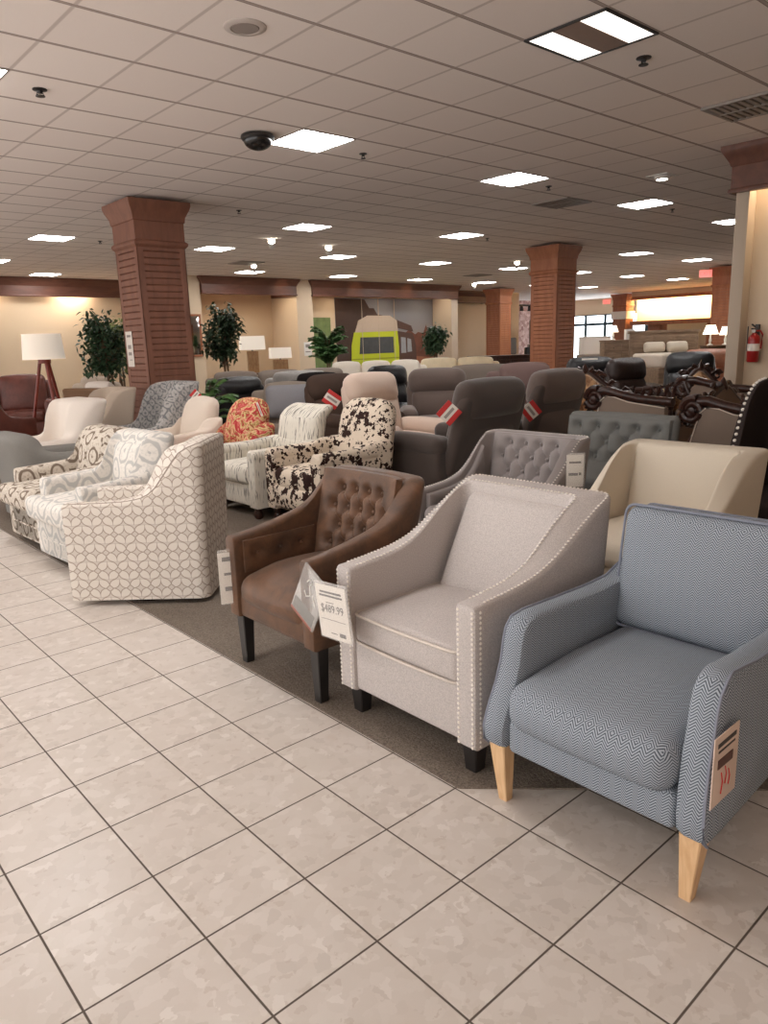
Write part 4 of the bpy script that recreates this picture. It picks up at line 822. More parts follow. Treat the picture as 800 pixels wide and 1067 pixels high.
# ================================================================ carved settees
M_carve = wood('carved_mahogany', S(40, 24, 20), S(64, 38, 30), (1, 1, 1), 24, .28); M_outer = fabric('taupe_outer_cloth', S(132, 116, 104), .08)
def m_dam2():
    t = NT('tan_chenille_damask'); ob = t.tc.outputs['Object']; n = t.noise(ob, 14, 3, .6, 1.0); return t.done(t.mix(t.step(n, .42, .58), S(190, 152, 112), S(138, 100, 72)), .75, .25, 0, .3)
M_dam2 = m_dam2()
def spiral(cx, cz, R, turns, a0, y, sg=1, n=34):
    P = []
    for k in range(n):
        f = k/(n-1); a = a0+sg*2*PI*turns*f; r = R*(1-.82*f); P.append(Vector((cx+r*math.cos(a), y, cz+r*math.sin(a))))
    return P
def settee(label, c, rz, W, D, bh, arm=.86, crest=True, group='carved settees'):
    t = thing('carved_settee', label, 'sofa', (c[0], c[1], .006), rz, group); h = D/2; w = W/2
    s = MB(); box(s, -h+.08, h-.06, -w+.1, w-.1, .16, .34, .02); s.build('seat_rail', M_carve, t)
    s = MB(); rbox(s, (.06, 0, .42), (D-.24, W-.26, .2), .07, (.01, 0, .03), 5); s.build('seat_cushion', M_dam2, t)
    def topz(y): q = abs(y)/w; return bh-.16-.14*sstep(.25, .95, q)+.16*math.exp(-(q/.28)**2)
    N = 26; A = [Vector((-h+.06-.10*(topz(lerp(-w+.06, w-.06, k/N))-.4), lerp(-w+.06, w-.06, k/N), topz(lerp(-w+.06, w-.06, k/N)))) for k in range(N+1)]
    def Pt(u, v):
        y = lerp(-w+.1, w-.1, u); z = lerp(.44, topz(y)-.03, v); return Vector((-h+.10-.10*(z-.4), y, z)), Vector((1, 0, .1)).normalized()
    s = MB(); n = max(4, int(W*4.5)); bt = tuft(s, Pt, W-.2, bh-.55, diamond(W-.2, bh-.55, n, 3, .1, .1), .05, 50, 26, sig=.03); s.build('tufted_back', M_dam2, t); put_buttons(bt, M_dam2, t, .012)
    s = MB(); loft(s, [[Vector((-h+.02-.1*(z-.4)+dx, p.y, z)) for dx, z in ((0, .3), (.07, .3), (.07, p.z-.01), (0, p.z-.01))] for p in A]); s.build('outer_back', M_outer, t)
    s = MB(); tube(s, A, [.036]*len(A), 10); s.build('carved_top_rail', M_carve, t)
    s = MB(); x = A[N//2].x
    for sg in (-1, 1):
        P = [Vector((x, sg*(.05+p.x), p.z)) for p in spiral(.05, bh-.04, .075, 1.6, PI/2, 0)]; tube(s, P, [lerp(.028, .010, k/33) for k in range(34)], 8)
        P = [Vector((x, sg*(.2+p.x), p.z)) for p in spiral(.0, bh-.09, .06, 1.4, PI*.1, 0)]; tube(s, P, [lerp(.026, .009, k/33) for k in range(34)], 8)
        for k in range(5):
            a = sg*(.12+.16*k); p = Vector((x+.01, a, topz(a)+.02)); tube(s, [p, p+Vector((.01, sg*.05, .045)), p+Vector((.0, sg*.11, .02))], [.02, .026, .006], 7)
    lathe(s, [(0, -.05), (.04, -.03), (.05, 0), (.03, .05), (.008, .09), (0, .1)], (x, 0, bh-.0), 12); s.build('carved_crest', M_carve, t)
    for sy in (-1, 1):
        y = sy*(w-.05)
        prof = [(-h+.1, .17), (h-.10, .17), (h-.06, .4), (h-.12, .62), (h-.17, arm-.06), (h-.22, arm-.015), (h-.32, arm-.02), (0, arm-.06), (-h+.1, arm-.10)]
        s = MB(); prism(s, prof, min(y-.04, y+.04), max(y-.04, y+.04), .012); s.build('arm_panel', M_outer, t)
        s = MB(); e = y+sy*.042; tube(s, [Vector((px_, e, pz)) for px_, pz in prof[1:]], .005, 6); s.build('welt', M_creamw, t)
        R = [Vector((-h+.05, y, arm-.05)), Vector((-.1, y, arm-.035)), Vector((.1, y, arm)), Vector((h-.22, y, arm+.035)), Vector((h-.12, y, arm+.03))]
        s = MB(); tube(s, R, [.04, .042, .044, .046, .046], 10); s.build('arm_rail', M_carve, t)
        s = MB()
        for o_ in (-.03, .03):
            tube(s, spiral(h-.10, arm-.045, .105, 1.9, PI*.6, y+o_, -1), [lerp(.034, .016, k/33) for k in range(34)], 8)
        lathe(s, [(0, -.06), (.03, -.055), (.035, 0), (.03, .055), (0, .06)], (h-.10, y, arm-.045), 12, Matrix.Rotation(PI/2, 3, 'X'))
        for k in range(5): a = -PI*.1-k*.3; p = Vector((h-.1+.12*math.cos(a), y, arm-.06+.12*math.sin(a))); tube(s, [p+Vector((0, -.04, 0)), p, p+Vector((0, .04, 0))], [.006, .02, .006], 6)
        s.build('arm_scroll', M_carve, t)
        s = MB(); tube(s, [(h-.11, y, .60), (h-.05, y, .45), (h-.04, y, .3), (h-.10, y, .16), (h-.09, y, .05), (h-.04, y, 0)], [.03, .034, .04, .04, .026, .034], 9); s.build('front_leg', M_carve, t)
        s = MB(); tube(s, [(-h+.1, y, .3), (-h+.06, y, .12), (-h-.02, y, 0)], [.04, .034, .026], 8); s.build('rear_leg', M_carve, t)
    if crest:
        s = MB()
        for k in range(6):
            x0 = -.02-.075*k; p = Vector((x0, w-.08, arm-.0)); tube(s, [p, p+Vector((-.03, .005, .05+.01*k)), p+Vector((-.10, 0, .055+.012*k)), p+Vector((-.15, 0, .01))], [.016, .026, .022, .008], 8)
        s.build('arm_carving', M_carve, t)
    return t
settee('dark carved settee with taupe outer arm and large scroll, behind the cream chair', (6.88, 2.56), PI/2, 1.86, .88, .86, .86)
settee('dark carved settee partly hidden behind the slate tufted chair', (7.15, 3.64), PI/2, 1.86, .92, .93, .90, True)
settee('carved armchair with tan damask arch back, before the black recliners', (9.15, 4.35), PI+.5, .82, .80, 1.0, .72, False)
settee('tan damask settee with the tallest carved crest, right of the second taupe recliner', (7.75, 5.15), PI+.5, 1.16, .82, 1.02, .74, False)
# ================================================================ background seating
FC, FA = -2.29, .85
def sofa(label, c, rz, W, D, mat, bh=.92, ah=.62, n=2, cmat=None, name='sofa', cat='sofa', group='sofas in the middle and far rows', at=.18, ct=.9):
    t = thing(name, label, cat, (c[0], c[1], .006), rz, group); h = D/2; w = W/2; cm = cmat or mat
    s = MB(); box(s, -h+.04, h-.06, -w+.03, w-.03, .08, .32, .03); s.build('base', mat, t)
    s = MB(); rbox(s, (-h+.12, 0, (bh*.94+.1)/2), (.2, W-.06, bh*.94-.1), .07, (.01, 0, .01), 5, lambda p: p+Vector((-.08*max(0, p.z-.4), 0, 0))); s.build('back', mat, t)
    for sy in (-1, 1):
        s = MB(); rbox(s, (.0, sy*(w-at/2), ah/2+.03), (D-.06, at, ah-.06), .06, (.01, .01, .015), 5); s.build('arm', mat, t)
    cw = (W-2*at)/n
    for k in range(n):
        y = -w+at+cw*(k+.5)
        s = MB(); rbox(s, (.08, y, .40), (D-.26, cw-.008, .18), .06, (.02, 0, .025), 5); s.build('seat_cushion', cm, t)
        s = MB(); rbox(s, (-h+.27, y, .47+(bh-.44)/2), (.2, cw-.01, bh-.44), .08, (.04, 0, .03), 5, lambda p: p+Vector((-.14*max(0, p.z-.45), 0, 0))); s.build('back_cushion', cm, t)
    add_feet(t, 'square', W-.05, D-.1, .09) if W < 3 else None
    return t
bk = recliner('black leather chair turned away, its flat black back beside the small bush', (5.52, 9.66), PI/2, .98, .86, M_bleath, 1.02, .62, 4, 'recliners', None, 'leather_chair')
sofa('long grey-beige sofa below the mid ficus and table lamps', (7.5, 11.2), FC+.2, 2.7, .95, M_gbeige, .98, .66, 3)
sofa('silver grey leather loveseat with shiny rolled top, behind the grey pillow', (7.0, 9.95), FC, 1.25, .9, leather('silver_leather', S(150, 146, 142), .28, .1), .99, .64, 1)
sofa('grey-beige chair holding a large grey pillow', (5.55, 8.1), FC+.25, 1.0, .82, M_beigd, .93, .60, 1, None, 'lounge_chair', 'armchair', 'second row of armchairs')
p = MB(); rbox(p, (0, 0, 0), (.16, .62, .42), .075, (.06, 0, 0), 7); o = p.build('throw_pillow', fabric('grey_pillow_cloth', S(140, 138, 142), .08)); tag(o, 'large grey throw pillow leaning in the grey-beige chair', 'pillow'); o.location = (5.44, 7.93, .76); o.rotation_euler = (0, -.25, FC+.25)
sofa('black fabric loveseat behind the chocolate recliner', (6.5, 8.7), FC+.2, 1.0, .85, plain('black_chenille', S(36, 32, 32), .9, .1), 1.0, .64, 1)
sofa('off-white leather sectional in front of the camper van print', (10.1, 11.6), FC, 2.2, .95, M_offw, 1.04, .66, 3)
recliner('black leather recliner with a rounded glossy top, before the white sectional', (8.05, 8.75), FC+.4, .92, .88, M_bleath, 1.07, .62, 10)
sofa('cream leather sofa in the far row left of the middle column', (12.3, 11.35), FC, 2.0, .95, M_creamle, 1.03, .66, 2)
sofa('grey-taupe loveseat behind the large taupe recliner', (9.1, 7.85), FC, 1.4, .9, M_gbeige, 1.01, .64, 1)
sofa('mauve chenille loveseat at the foot of the middle column', (8.45, 6.45), FC+.15, 1.1, .85, M_mauve, 1.06, .64, 1)
recliner('black leather recliner with a white paper laid over its back', (10.2, 6.75), FA, .95, .88, M_bleath, 1.12, .62, 6)
t, R = sheet('paper_notice', 'white sheet of paper hanging over the black recliner back', (9.86, 6.42, 1.0), (.75, -.66, 0), (.12, .12, 1), .24, .26, M_paper)
recliner('black leather recliner with shiny rounded back, right of the paper', (10.05, 5.6), FC+.5, .95, .88, M_dkleath, 1.10, .62, 10)
recliner('black leather power recliner facing left near the tan one', (11.3, 5.6), PI+.4, .95, .9, M_bleath, 1.14, .62, 12)
recliner('tan leather recliner beside the cream right-hand wall, white card on it', (12.6, 5.85), PI+.55, 1.05, .92, M_tan, 1.16, .64, 14)
t, R = sheet('price_card', 'white card on the back of the tan leather recliner', (12.1, 5.75, .98), (.6, -.8, 0), (.1, .1, 1), .14, .16, M_paper, 'price tag')
# left background
lounge('oxblood leather high chair at the left edge behind the white chair', (2.55, 10.75), .4, .86, .84, M_rleath, [(.42, .62), (.05, .66), (-.12, .86), (-.22, 1.0), (-.42, 1.05)], .14, .10, .13, .08, .08, (.3, .46), None, 0, None, 'square', 'leather seating at the left', .03)
sofa('brown leather sofa far left behind the tripod lamp', (3.55, 14.0), FC+.3, 1.9, .95, M_rleath, 1.05, .68, 2)
sofa('sand armchair between the tripod lamp and the left ficus', (4.6, 12.35), FC+.2, .84, .85, M_beigw, 1.0, .62, 1, None, 'lounge_chair', 'armchair')
t = lounge('brown suede tub chair behind the sand slope-arm chair', (4.12, 10.75), .5, .80, .78, fabric('brown_tub_cloth', S(120, 92, 70), .08), [(.39, .80), (-.1, .88), (-.39, .96)], .08, .1, .12, .12, .05, (.3, .46), None, 0, None, 'square', 'leather seating at the left', .03)
p = MB(); rbox(p, (0, 0, 0), (.13, .44, .34), .06, (.05, 0, 0), 6); o = p.build('throw_pillow', M_whitef); tag(o, 'small white throw pillow on the brown tub chair by the column', 'pillow'); o.location = (4.12, 10.7, .90); o.rotation_euler = (0, -.9, .5)
# ================================================================ lamps, tables, beds
M_shade = NT('linen_lampshade'); M_shade.b.inputs['Emission Color'].default_value = (1, .9, .78, 1); M_shade.b.inputs['Emission Strength'].default_value = .22; M_shade = M_shade.done(S(232, 220, 204), .85, .1)
M_redleg = wood('cherry_wood', S(112, 44, 34), S(140, 60, 44), (1, 1, .2), 20, .35)
t = thing('floor_lamp', 'cherry wood tripod floor lamp with a wide white drum shade', 'lamp', (3.72, 11.82, .006))
s = MB(); lathe(s, [(.31, 1.36), (.30, 1.36), (.27, 1.73), (.28, 1.73)], seg=30); s.build('lamp_shade', M_shade, t)
for k in range(3):
    a = k*2*PI/3+.5; s = MB(); tube(s, [(.06*math.cos(a), .06*math.sin(a), 1.36), (.36*math.cos(a), .36*math.sin(a), 0)], [.026, .022], 8); s.build('leg', M_redleg, t)
s = MB(); lathe(s, [(.0, 1.30), (.09, 1.30), (.09, 1.38), (.02, 1.39), (.02, 1.5), (0, 1.5)], seg=16); s.build('hub', M_redleg, t)
M_wal = wood('walnut_furniture', S(98, 74, 56), S(126, 98, 76), (1, .15, 1), 18, .45); M_wal2 = wood('weathered_oak_furniture', S(120, 98, 80), S(148, 124, 102), (1, .15, 1), 18, .5)
def console(name, label, c, rz, W, D, H, mat, rows=0, cols=1, cat='table', group=None):
    t = thing(name, label, cat, c, rz, group); s = MB(); box(s, -D/2-.02, D/2+.02, -W/2-.02, W/2+.02, H-.04, H, .006); s.build('top', mat, t)
    if rows:
        s = MB(); box(s, -D/2, D/2, -W/2, W/2, .08, H-.04, .004); box(s, -D/2-.005, D/2+.005, -W/2-.005, W/2+.005, .0, .09, .004); s.build('case', mat, t)
        for r in range(rows):
            for q in range(cols):
                z0 = .12+(H-.2)*r/rows; z1 = .12+(H-.2)*(r+1)/rows-.02; y0 = -W/2+.03+(W-.04)*q/cols; y1 = -W/2+.01+(W-.04)*(q+1)/cols
                d = MB(); box(d, D/2, D/2+.018, y0, y1, z0, z1, .005); d = d.build('drawer', mat, t); k = MB(); lathe(k, [(0, -.005), (.012, .0), (.016, .02), (.008, .03), (0, .03)], (D/2+.016, (y0+y1)/2, (z0+z1)/2), 10, Matrix.Rotation(PI/2, 3, 'Y')); k.build('knob', M_dark, d)
    else:
        for sx in (1, -1):
            for sy in (1, -1): leg_bm(sx*(D/2-.04), sy*(W/2-.04), H-.03, .03, .022).build('leg', mat, t)
    return t
console('console_table', 'walnut console table carrying the two white-shaded lamps', (8.75, 13.55, .006), FC+.35, 1.3, .42, .92, M_wal)
def block_lamp(label, c, H, sw, sh, bm_, bw):
    t = thing('table_lamp', label, 'lamp', c, FC+.35, 'table lamps on the console'); s = MB(); box(s, -.07, .07, -bw/2, bw/2, 0, H-sh-.03, .008); s.build('lamp_base', bm_, t)
    s = MB(); lathe(s, [(.012, H-sh-.04), (.012, H-sh*.6)], seg=8); s.build('stem', M_dark, t)
    s = MB(); sq = lambda k, z: [Vector((k*a*.62, k*b, z)) for a, b in ((1, 1), (-1, 1), (-1, -1), (1, -1))]; loft(s, [sq(sw/2, H-sh), sq(sw/2*.96, H)]); s.build('lamp_shade', M_shade, t)
lw = wood('cork_wood_block', S(150, 112, 76), S(178, 138, 98), (1, 1, .3), 30, .5)
block_lamp('taller table lamp with white shade on a thick wood block, left of the pair', (8.52, 13.72, .926), .75, .50, .28, lw, .22); block_lamp('shorter table lamp with white shade, right of the pair on the console', (8.98, 13.38, .926), .50, .44, .22, lw, .3)
console('sideboard', 'long dark low sideboard before the distant column', (14.6, 12.1, .006), FC, 1.5, .45, 1.06, M_dkwood, 2, 3, 'cabinet')
console('chest_of_drawers', 'weathered oak chest of drawers in front of the glass entrance', (20.4, 12.3, .006), FC, 1.0, .5, 1.32, M_wal2, 4, 2, 'cabinet')
def small_lamp(label, c, H=.5, sr=.16):
    t = thing('table_lamp', label, 'lamp', c, 0, 'small bedside lamps'); s = MB(); lathe(s, [(0, 0), (.08, .0), (.08, .02), (.025, .05), (.04, .14), (.02, .22), (.015, H*.6), (0, H*.6)], seg=16); s.build('lamp_base', M_white, t)
    s = MB(); lathe(s, [(sr, H*.55), (sr-.01, H*.55), (sr*.55, H), (sr*.6, H)], seg=20); s.build('lamp_shade', emis('lit_shade', (1, .88, .68, 1), 1.3) if 'lit_shade' not in bpy.data.materials else bpy.data.materials['lit_shade'], t)
small_lamp('small lit lamp on the oak chest of drawers', (20.25, 12.42, 1.326), .42, .17)
o = MB(); rbox(o, (0, 0, .15), (.2, .26, .3), .01); o = o.build('white_box', M_white); tag(o, 'white box standing on the oak chest beside the lamp', 'box'); o.location = (20.5, 12.02, 1.327); o.rotation_euler = (0, 0, FC)
t = thing('panel_bed', 'wooden panel bed with tall grey-brown headboard and pale mattress', 'bed', (19.8, 10.3, .006), FC+.05)
s = MB(); box(s, -.62, -.52, -.98, .98, .2, 1.52, .01); box(s, -.66, -.5, -1.02, 1.02, 1.48, 1.56, .01)
for k in range(3): box(s, -.52, -.505, -.9+.62*k, -.34+.62*k, .8, 1.4, .008)
s.build('headboard', M_wal2, t); s = MB(); box(s, -.5, 1.4, -.95, .95, .2, .6, .02); s.build('bed_frame', M_wal2, t); s = MB(); rbox(s, (.46, 0, .76), (1.9, 1.86, .36), .08, (0, 0, .02)); s.build('mattress', M_creamw, t)
for k, y in enumerate((-.3, .35)):
    p = MB(); rbox(p, (0, 0, 0), (.2, .6, .3), .09, (.05, 0, 0), 6); o = p.build('bed_pillow', M_creamf); tag(o, 'cream bed pillow against the headboard, %s of the two' % ('right' if k else 'left'), 'pillow', 'pillows on the panel bed')
    q = Matrix.Rotation(FC+.05, 3, 'Z') @ Vector((-.36, -y, 1.09)); o.location = Vector((19.8, 10.3, .01))+q; o.rotation_euler = (0, -.3, FC+.05)
console('nightstand', 'dark nightstand at the right of the panel bed', (21.2, 9.72, .006), FC, .7, .5, 1.10, M_wal, 3, 1, 'cabinet')
small_lamp('white bedside lamp with cone shade, larger of the two on the nightstand', (21.08, 9.85, 1.106), .55, .22); small_lamp('white bedside lamp with cone shade, partly behind the larger one', (21.38, 9.56, 1.106), .50, .18)
for k in range(3):
    p = MB(); rbox(p, (0, 0, 0), (1.0, 1.3, .28), .06); o = p.build('mattress', M_whitef if k != 2 else M_gbeige); tag(o, ['lowest white mattress of the stack beside the oak chest', 'middle white mattress of the stack by the oak chest', 'grey top mattress of the stack by the oak chest'][k], 'mattress', 'stacked mattresses'); o.location = (22.3+.02*k, 14.2, .16+.285*k); o.rotation_euler = (0, 0, FC)
    if k == 2: o.location.z += .0
console('display_plinth', 'pale display plinth behind the mattress stack', (23.6, 15.2, .006), FC, 1.0, .5, 1.45, M_whitef, 1, 1, 'cabinet')
# far shop clutter between the two columns
for k, (x, y, hgt, m, l) in enumerate(((24.1, 19.5, 1.5, M_slate, 'tall grey clothing display beside the distant column'), (25.0, 19.0, 1.1, M_dark, 'dark display case in front of the pink patterned wall'), (25.7, 19.3, 2.2, M_black, 'tall black display stand left of the middle column'))):
    t = thing('shop_display', l, 'display', (x, y, .006), FC, 'far shop displays'); s = MB(); box(s, -.25, .25, -.35, .35, 0, hgt*.55, .02); s.build('case', m, t); s = MB(); box(s, -.2, .2, -.3, .3, hgt*.55+.02, hgt, .06); box(s, -.03, .03, -.03, .03, hgt*.5, hgt*.6, .005); s.build('upper_rack', m, t)
t = thing('ceiling_track', 'black ceiling truss with lamps over the pink patterned wall', 'track', (27.2, 21.5, 2.75), .0); s = MB(); box(s, -1.6, 1.6, -.04, .04, .12, .2, .01); s.build('rail', M_black, t)
for k in range(6): s = MB(); lathe(s, [(.09, -.08), (.07, .1), (.02, .14), (0, .14)], (-1.4+.56*k, 0, 0), 12); s.build('lamp_head', M_black, t)
s = MB(); tube(s, [(-1.2, 0, .2), (-1.2, 0, CZ-2.75)], .012, 6); tube(s, [(1.2, 0, .2), (1.2, 0, CZ-2.75)], .012, 6); s.build('hanger', M_black, t)
# framed mirror on the cream pier
t = thing('framed_mirror', 'tall wood-framed mirror on the pier right of the big column', 'mirror', (9.67, 18.40, 1.25))
s = MB()
for x0, x1, z0, z1 in ((-.22, .22, 0, .05), (-.22, .22, 1.05, 1.1), (-.22, -.17, .05, 1.05), (.17, .22, .05, 1.05)): box(s, x0, x1, -.03, .015, z0, z1, .006)
s.build('frame', M_redw2, t); gm = NT('mirror_glass').done((.7, .68, .66, 1), .08, .5, 1); s = MB(); box(s, -.17, .17, -.012, .01, .05, 1.05, .002); s.build('mirror_glass', gm, t)
# ================================================================ plants
M_bark = wood('bark', S(92, 72, 56), S(124, 102, 82), (1, 1, .3), 30, .9); M_pot = plain('brown_pot', S(70, 52, 42), .5)
def leafm(name, c, v=.35): return plain(name, c, .5, .35, 0, v, 40)
M_ficus = leafm('ficus_leaf', S(52, 74, 50)); M_ficus2 = leafm('ficus_leaf_dark', S(44, 60, 40)); M_palm = leafm('palm_leaf', S(74, 108, 62)); M_oliv = leafm('olive_leaf', S(112, 124, 72)); M_bush = leafm('bush_leaf', S(84, 122, 66))
def leaf(mb, p, d, L, wd, droop=.3):
    d = Vector(d).normalized(); s_ = d.cross(Vector((0, 0, 1)))
    if s_.length < .05: s_ = Vector((1, 0, 0))
    s_.normalize(); n = s_.cross(d); a = random.uniform(-.8, .8); s_ = (s_*math.cos(a)+n*math.sin(a)); m = p+d*L*.5; e = p+d*L-Vector((0, 0, L*droop))
    mb.add([p, m+s_*wd-Vector((0, 0, L*.06)), e, m-s_*wd-Vector((0, 0, L*.06)), m], [(0, 1, 4), (1, 2, 4), (2, 3, 4), (3, 0, 4)])
def ficus(label, c, h0, h1, rad, mat, nl, L=.09, group='potted trees', pot=.3, tr=.022, lean=(0, 0)):
    t = thing('potted_ficus', label, 'plant', (c[0], c[1], .006), 0, group); s = MB(); lathe(s, [(0, 0), (pot*.36, 0), (pot*.5, pot*.9), (pot*.54, pot*.9), (pot*.54, pot), (pot*.44, pot), (pot*.42, pot*.86), (0, pot*.86)], seg=20); s.build('pot', M_pot, t)
    s = MB(); f = MB(); zc = (h0+h1)/2; tips = []
    for k in range(3):
        a = k*2.1; tube(s, [(.03*math.cos(a), .03*math.sin(a), pot*.8), (.05*math.cos(a+1), .05*math.sin(a+1), h0*.6), (.04*math.cos(a+2)+lean[0]*.5, .04*math.sin(a+2)+lean[1]*.5, h0), (.12*rad*math.cos(a)+lean[0], .12*rad*math.sin(a)+lean[1], zc)], [tr, tr*.9, tr*.8, tr*.4], 7)
    for k in range(46):
        th = random.uniform(0, 2*PI); q = random.uniform(-1, 1); r = rad*math.sqrt(max(0, 1-q*q*.85))*random.uniform(.45, 1); z = zc+q*(h1-h0)/2
        b0 = Vector((lean[0]*.7, lean[1]*.7, lerp(h0*.9, zc, random.random()))); tip = Vector((r*math.cos(th)+lean[0], r*math.sin(th)+lean[1], z)); mid = b0.lerp(tip, .5)+Vector((0, 0, .06)); tube(s, [b0, mid, tip], [.007, .005, .002], 5)
        for m in range(nl):
            p = mid.lerp(tip, random.uniform(-.1, 1.1))+Vector((random.gauss(0, .05), random.gauss(0, .05), random.gauss(0, .05))); leaf(f, p, (random.gauss(0, 1), random.gauss(0, 1), random.gauss(-.3, .5)), L*random.uniform(.7, 1.2), L*.27)
    s.build('trunk', M_bark, t); f.build('foliage', mat, t); return t
ficus('tall potted ficus left of the big column, beside the tripod lamp', (4.60, 11.55), 1.12, 2.02, .40, M_ficus, 30, .10, lean=(-.05, .06))
ficus('potted olive-green tree just behind the left ficus', (5.5, 13.35), 1.15, 1.98, .46, M_oliv, 32, .10)
ficus('slender potted ficus standing before the cream alcove', (7.45, 13.0), 1.15, 2.26, .40, M_ficus2, 34, .11)
def palm(label, c, h, nf, L, mat, stem=.6, name='potted_palm', wl=.022, e0=.2):
    t = thing(name, label, 'plant', (c[0], c[1], .006), 0, 'potted palms and bushes'); s = MB(); lathe(s, [(0, 0), (.13, 0), (.18, .28), (.20, .28), (.20, .32), (.16, .32), (.15, .27), (0, .27)], seg=18); s.build('pot', M_pot, t)
    s = MB(); f = MB()
    for k in range(4): a = k*1.6; tube(s, [(.03*math.cos(a), .03*math.sin(a), .26), (.05*math.cos(a), .05*math.sin(a), stem)], [.02, .014], 6)
    for k in range(nf):
        a = random.uniform(0, 2*PI); el = random.uniform(e0, 1.45); P = []; p = Vector((.04*math.cos(a), .04*math.sin(a), stem*random.uniform(.6, 1)))
        for m in range(9): P.append(p.copy()); e = el-.16*m; p = p+Vector((math.cos(a)*math.cos(e), math.sin(a)*math.cos(e), math.sin(e)))*L/8*(1 if p.z < h else .3)
        tube(s, P, [.006-.0006*m for m in range(9)], 5)
        for m in range(2, 9):
            for sg in (-1, 1):
                for jj in (0, .5):
                    d = (P[m]-P[m-1]).normalized(); sd = d.cross(Vector((0, 0, 1))).normalized() if abs(d.z) < .98 else Vector((1, 0, 0)); leaf(f, P[m-1].lerp(P[m], jj), d*.7+sd*sg*.8+Vector((0, 0, -.15)), L*.22, wl*.5, .25)
    s.build('stem', M_bark, t); f.build('frond', mat, t); return t
palm('tall potted palm at the left end of the mural bay', (11.5, 15.0), 2.4, 70, .52, M_palm, 1.55, wl=.09, e0=1.0); ficus('bushy dark potted shrub at the right end of the mural bay', (12.75, 12.5), 1.22, 1.78, .33, M_ficus, 34, .10)
palm('small light green bush at the foot of the big column', (4.72, 8.74), 1.2, 26, .36, M_bush, .82, 'potted_bush', .06, .5)
# ================================================================ price tags and cards
M_redc = plain('red_card', S(190, 52, 50), .6, .3, var=.04); M_clear = NT('clear_vinyl'); M_clear.b.inputs['Alpha'].default_value = .28; M_clear = M_clear.done((.8, .78, .75, 1), .1, .6)
def price_tag(name, label, c, ux, uz, w, h, price=None, lines=(), sleeve=True, mat=None):
    t, R = sheet(name, label, c, ux, uz, w, h, mat or M_paper, 'price tag', None, lines)
    R4 = Matrix.Translation((0, 0, 0)) @ R.to_4x4()
    if price: s = MB(); text_mesh(s, price, w*.235, R4 @ Matrix.Translation((0, h*.06, .0022))); s.build('price_lettering', M_ink, t)
    if sleeve: s = MB(); rbox(s, R @ Vector((w*.03, h*.02, 0)), (w*1.08, h*1.08, .0065), .002, n=1, M=R); s.build('clear_sleeve', M_clear, t)
    return t, R
def at2(u, v, D):
    return Vector((0, 0, 1.44189))+(fw_+rt_*(u-400)/770.48-up_*(v-533.5)/770.48)*D
def _cam():
    yaw, pit, rol = .7209742, .2240517, -.0317216
    fw = Vector((math.sin(yaw)*math.cos(pit), math.cos(yaw)*math.cos(pit), -math.sin(pit))); rt = Vector((math.cos(yaw), -math.sin(yaw), 0)); up = rt.cross(fw)
    return fw, rt*math.cos(rol)+up*math.sin(rol), -rt*math.sin(rol)+up*math.cos(rol)
price_tag('price_tag', 'white price tag reading $489.99 hung between the brown and oatmeal chairs', (1.575, 2.10, .464), (-.05, -1, .10), (-.03, .10, 1), .195, .21, '$489.99', [(0, .078, .14, .008), (0, .064, .15, .008), (-.01, .038, .05, .003), (0, -.03, .155, .002), (.05, -.082, .04, .015), (-.005, -.082, .04, .003)])
t, R = price_tag('swatch_sleeve', 'clear vinyl swatch sleeve tilted behind the $489.99 price tag', (1.597, 2.285, .474), (0, -.86, -.5), (0, -.5, .86), .15, .225, None, [], True, M_clear)
s = MB(); rbox(s, R @ Vector((0, -.075, .002)), (.14, .06, .002), .0008, n=1, M=R); s.build('fabric_swatch', plain('dark_swatch', S(84, 80, 72), .7), t); s = MB(); rbox(s, R @ Vector((0, -.112, .002)), (.15, .012, .003), .001, n=1, M=R); s.build('red_edge', plain('dusty_red', S(150, 96, 84), .6), t)
s = MB(); tube(s, [R @ Vector((x, y, .004)) for x, y in ((-.03, .06), (-.02, .085), (.0, .08), (-.01, .055), (.01, .02), (-.01, .0), (-.03, .015))], .0025, 5); tube(s, [R @ Vector((x, y, .004)) for x, y in ((.02, .03), (.05, .0))], .002, 5); s.build('script_mark', M_white, t)
price_tag('price_tag', 'narrow white price tag on the outer arm of the brown chair, seen edge-on', (1.585, 2.885, .425), (.93, -.36, 0), (0, 0, 1), .085, .24, None, [(0, .09, .05, .02), (0, .02, .04, .012), (0, -.05, .04, .02)])
price_tag('price_tag', 'white hang tag with red scribbles on the near arm of the blue chair', (1.70, .688, .40), (1, 0, .02), (.0, 0, 1), .135, .19, None, [(0, .07, .1, .012), (0, .052, .09, .006)], False, plain('pinkish_card', S(206, 184, 170), .6, .3))
t = bpy.data.objects['price_tag.002']
s = MB(); box(s, -.045, .035, -.0035, -.0015, .005, .03, .0005); s.build('printed_image', plain('card_dark_print', S(92, 64, 58), .6), t); s = MB()
for k, (x, z0, z1) in enumerate(((-.02, -.07, -.01), (.0, -.05, 0), (.02, -.06, -.015))): tube(s, [(x, -.003, z0), (x+.006, -.003, (z0+z1)/2), (x-.004, -.003, z1)], .0015, 4)
s.build('red_scribble', M_redc, t)
price_tag('price_tag', 'white price tag hanging on the near edge of the grey tufted chair', (3.66, 2.462, .68), (.746, -.665, 0), (0, 0, 1), .10, .19, None, [(0, .05, .07, .012), (-.01, -.02, .055, .016), (.03, -.018, .015, .016)])
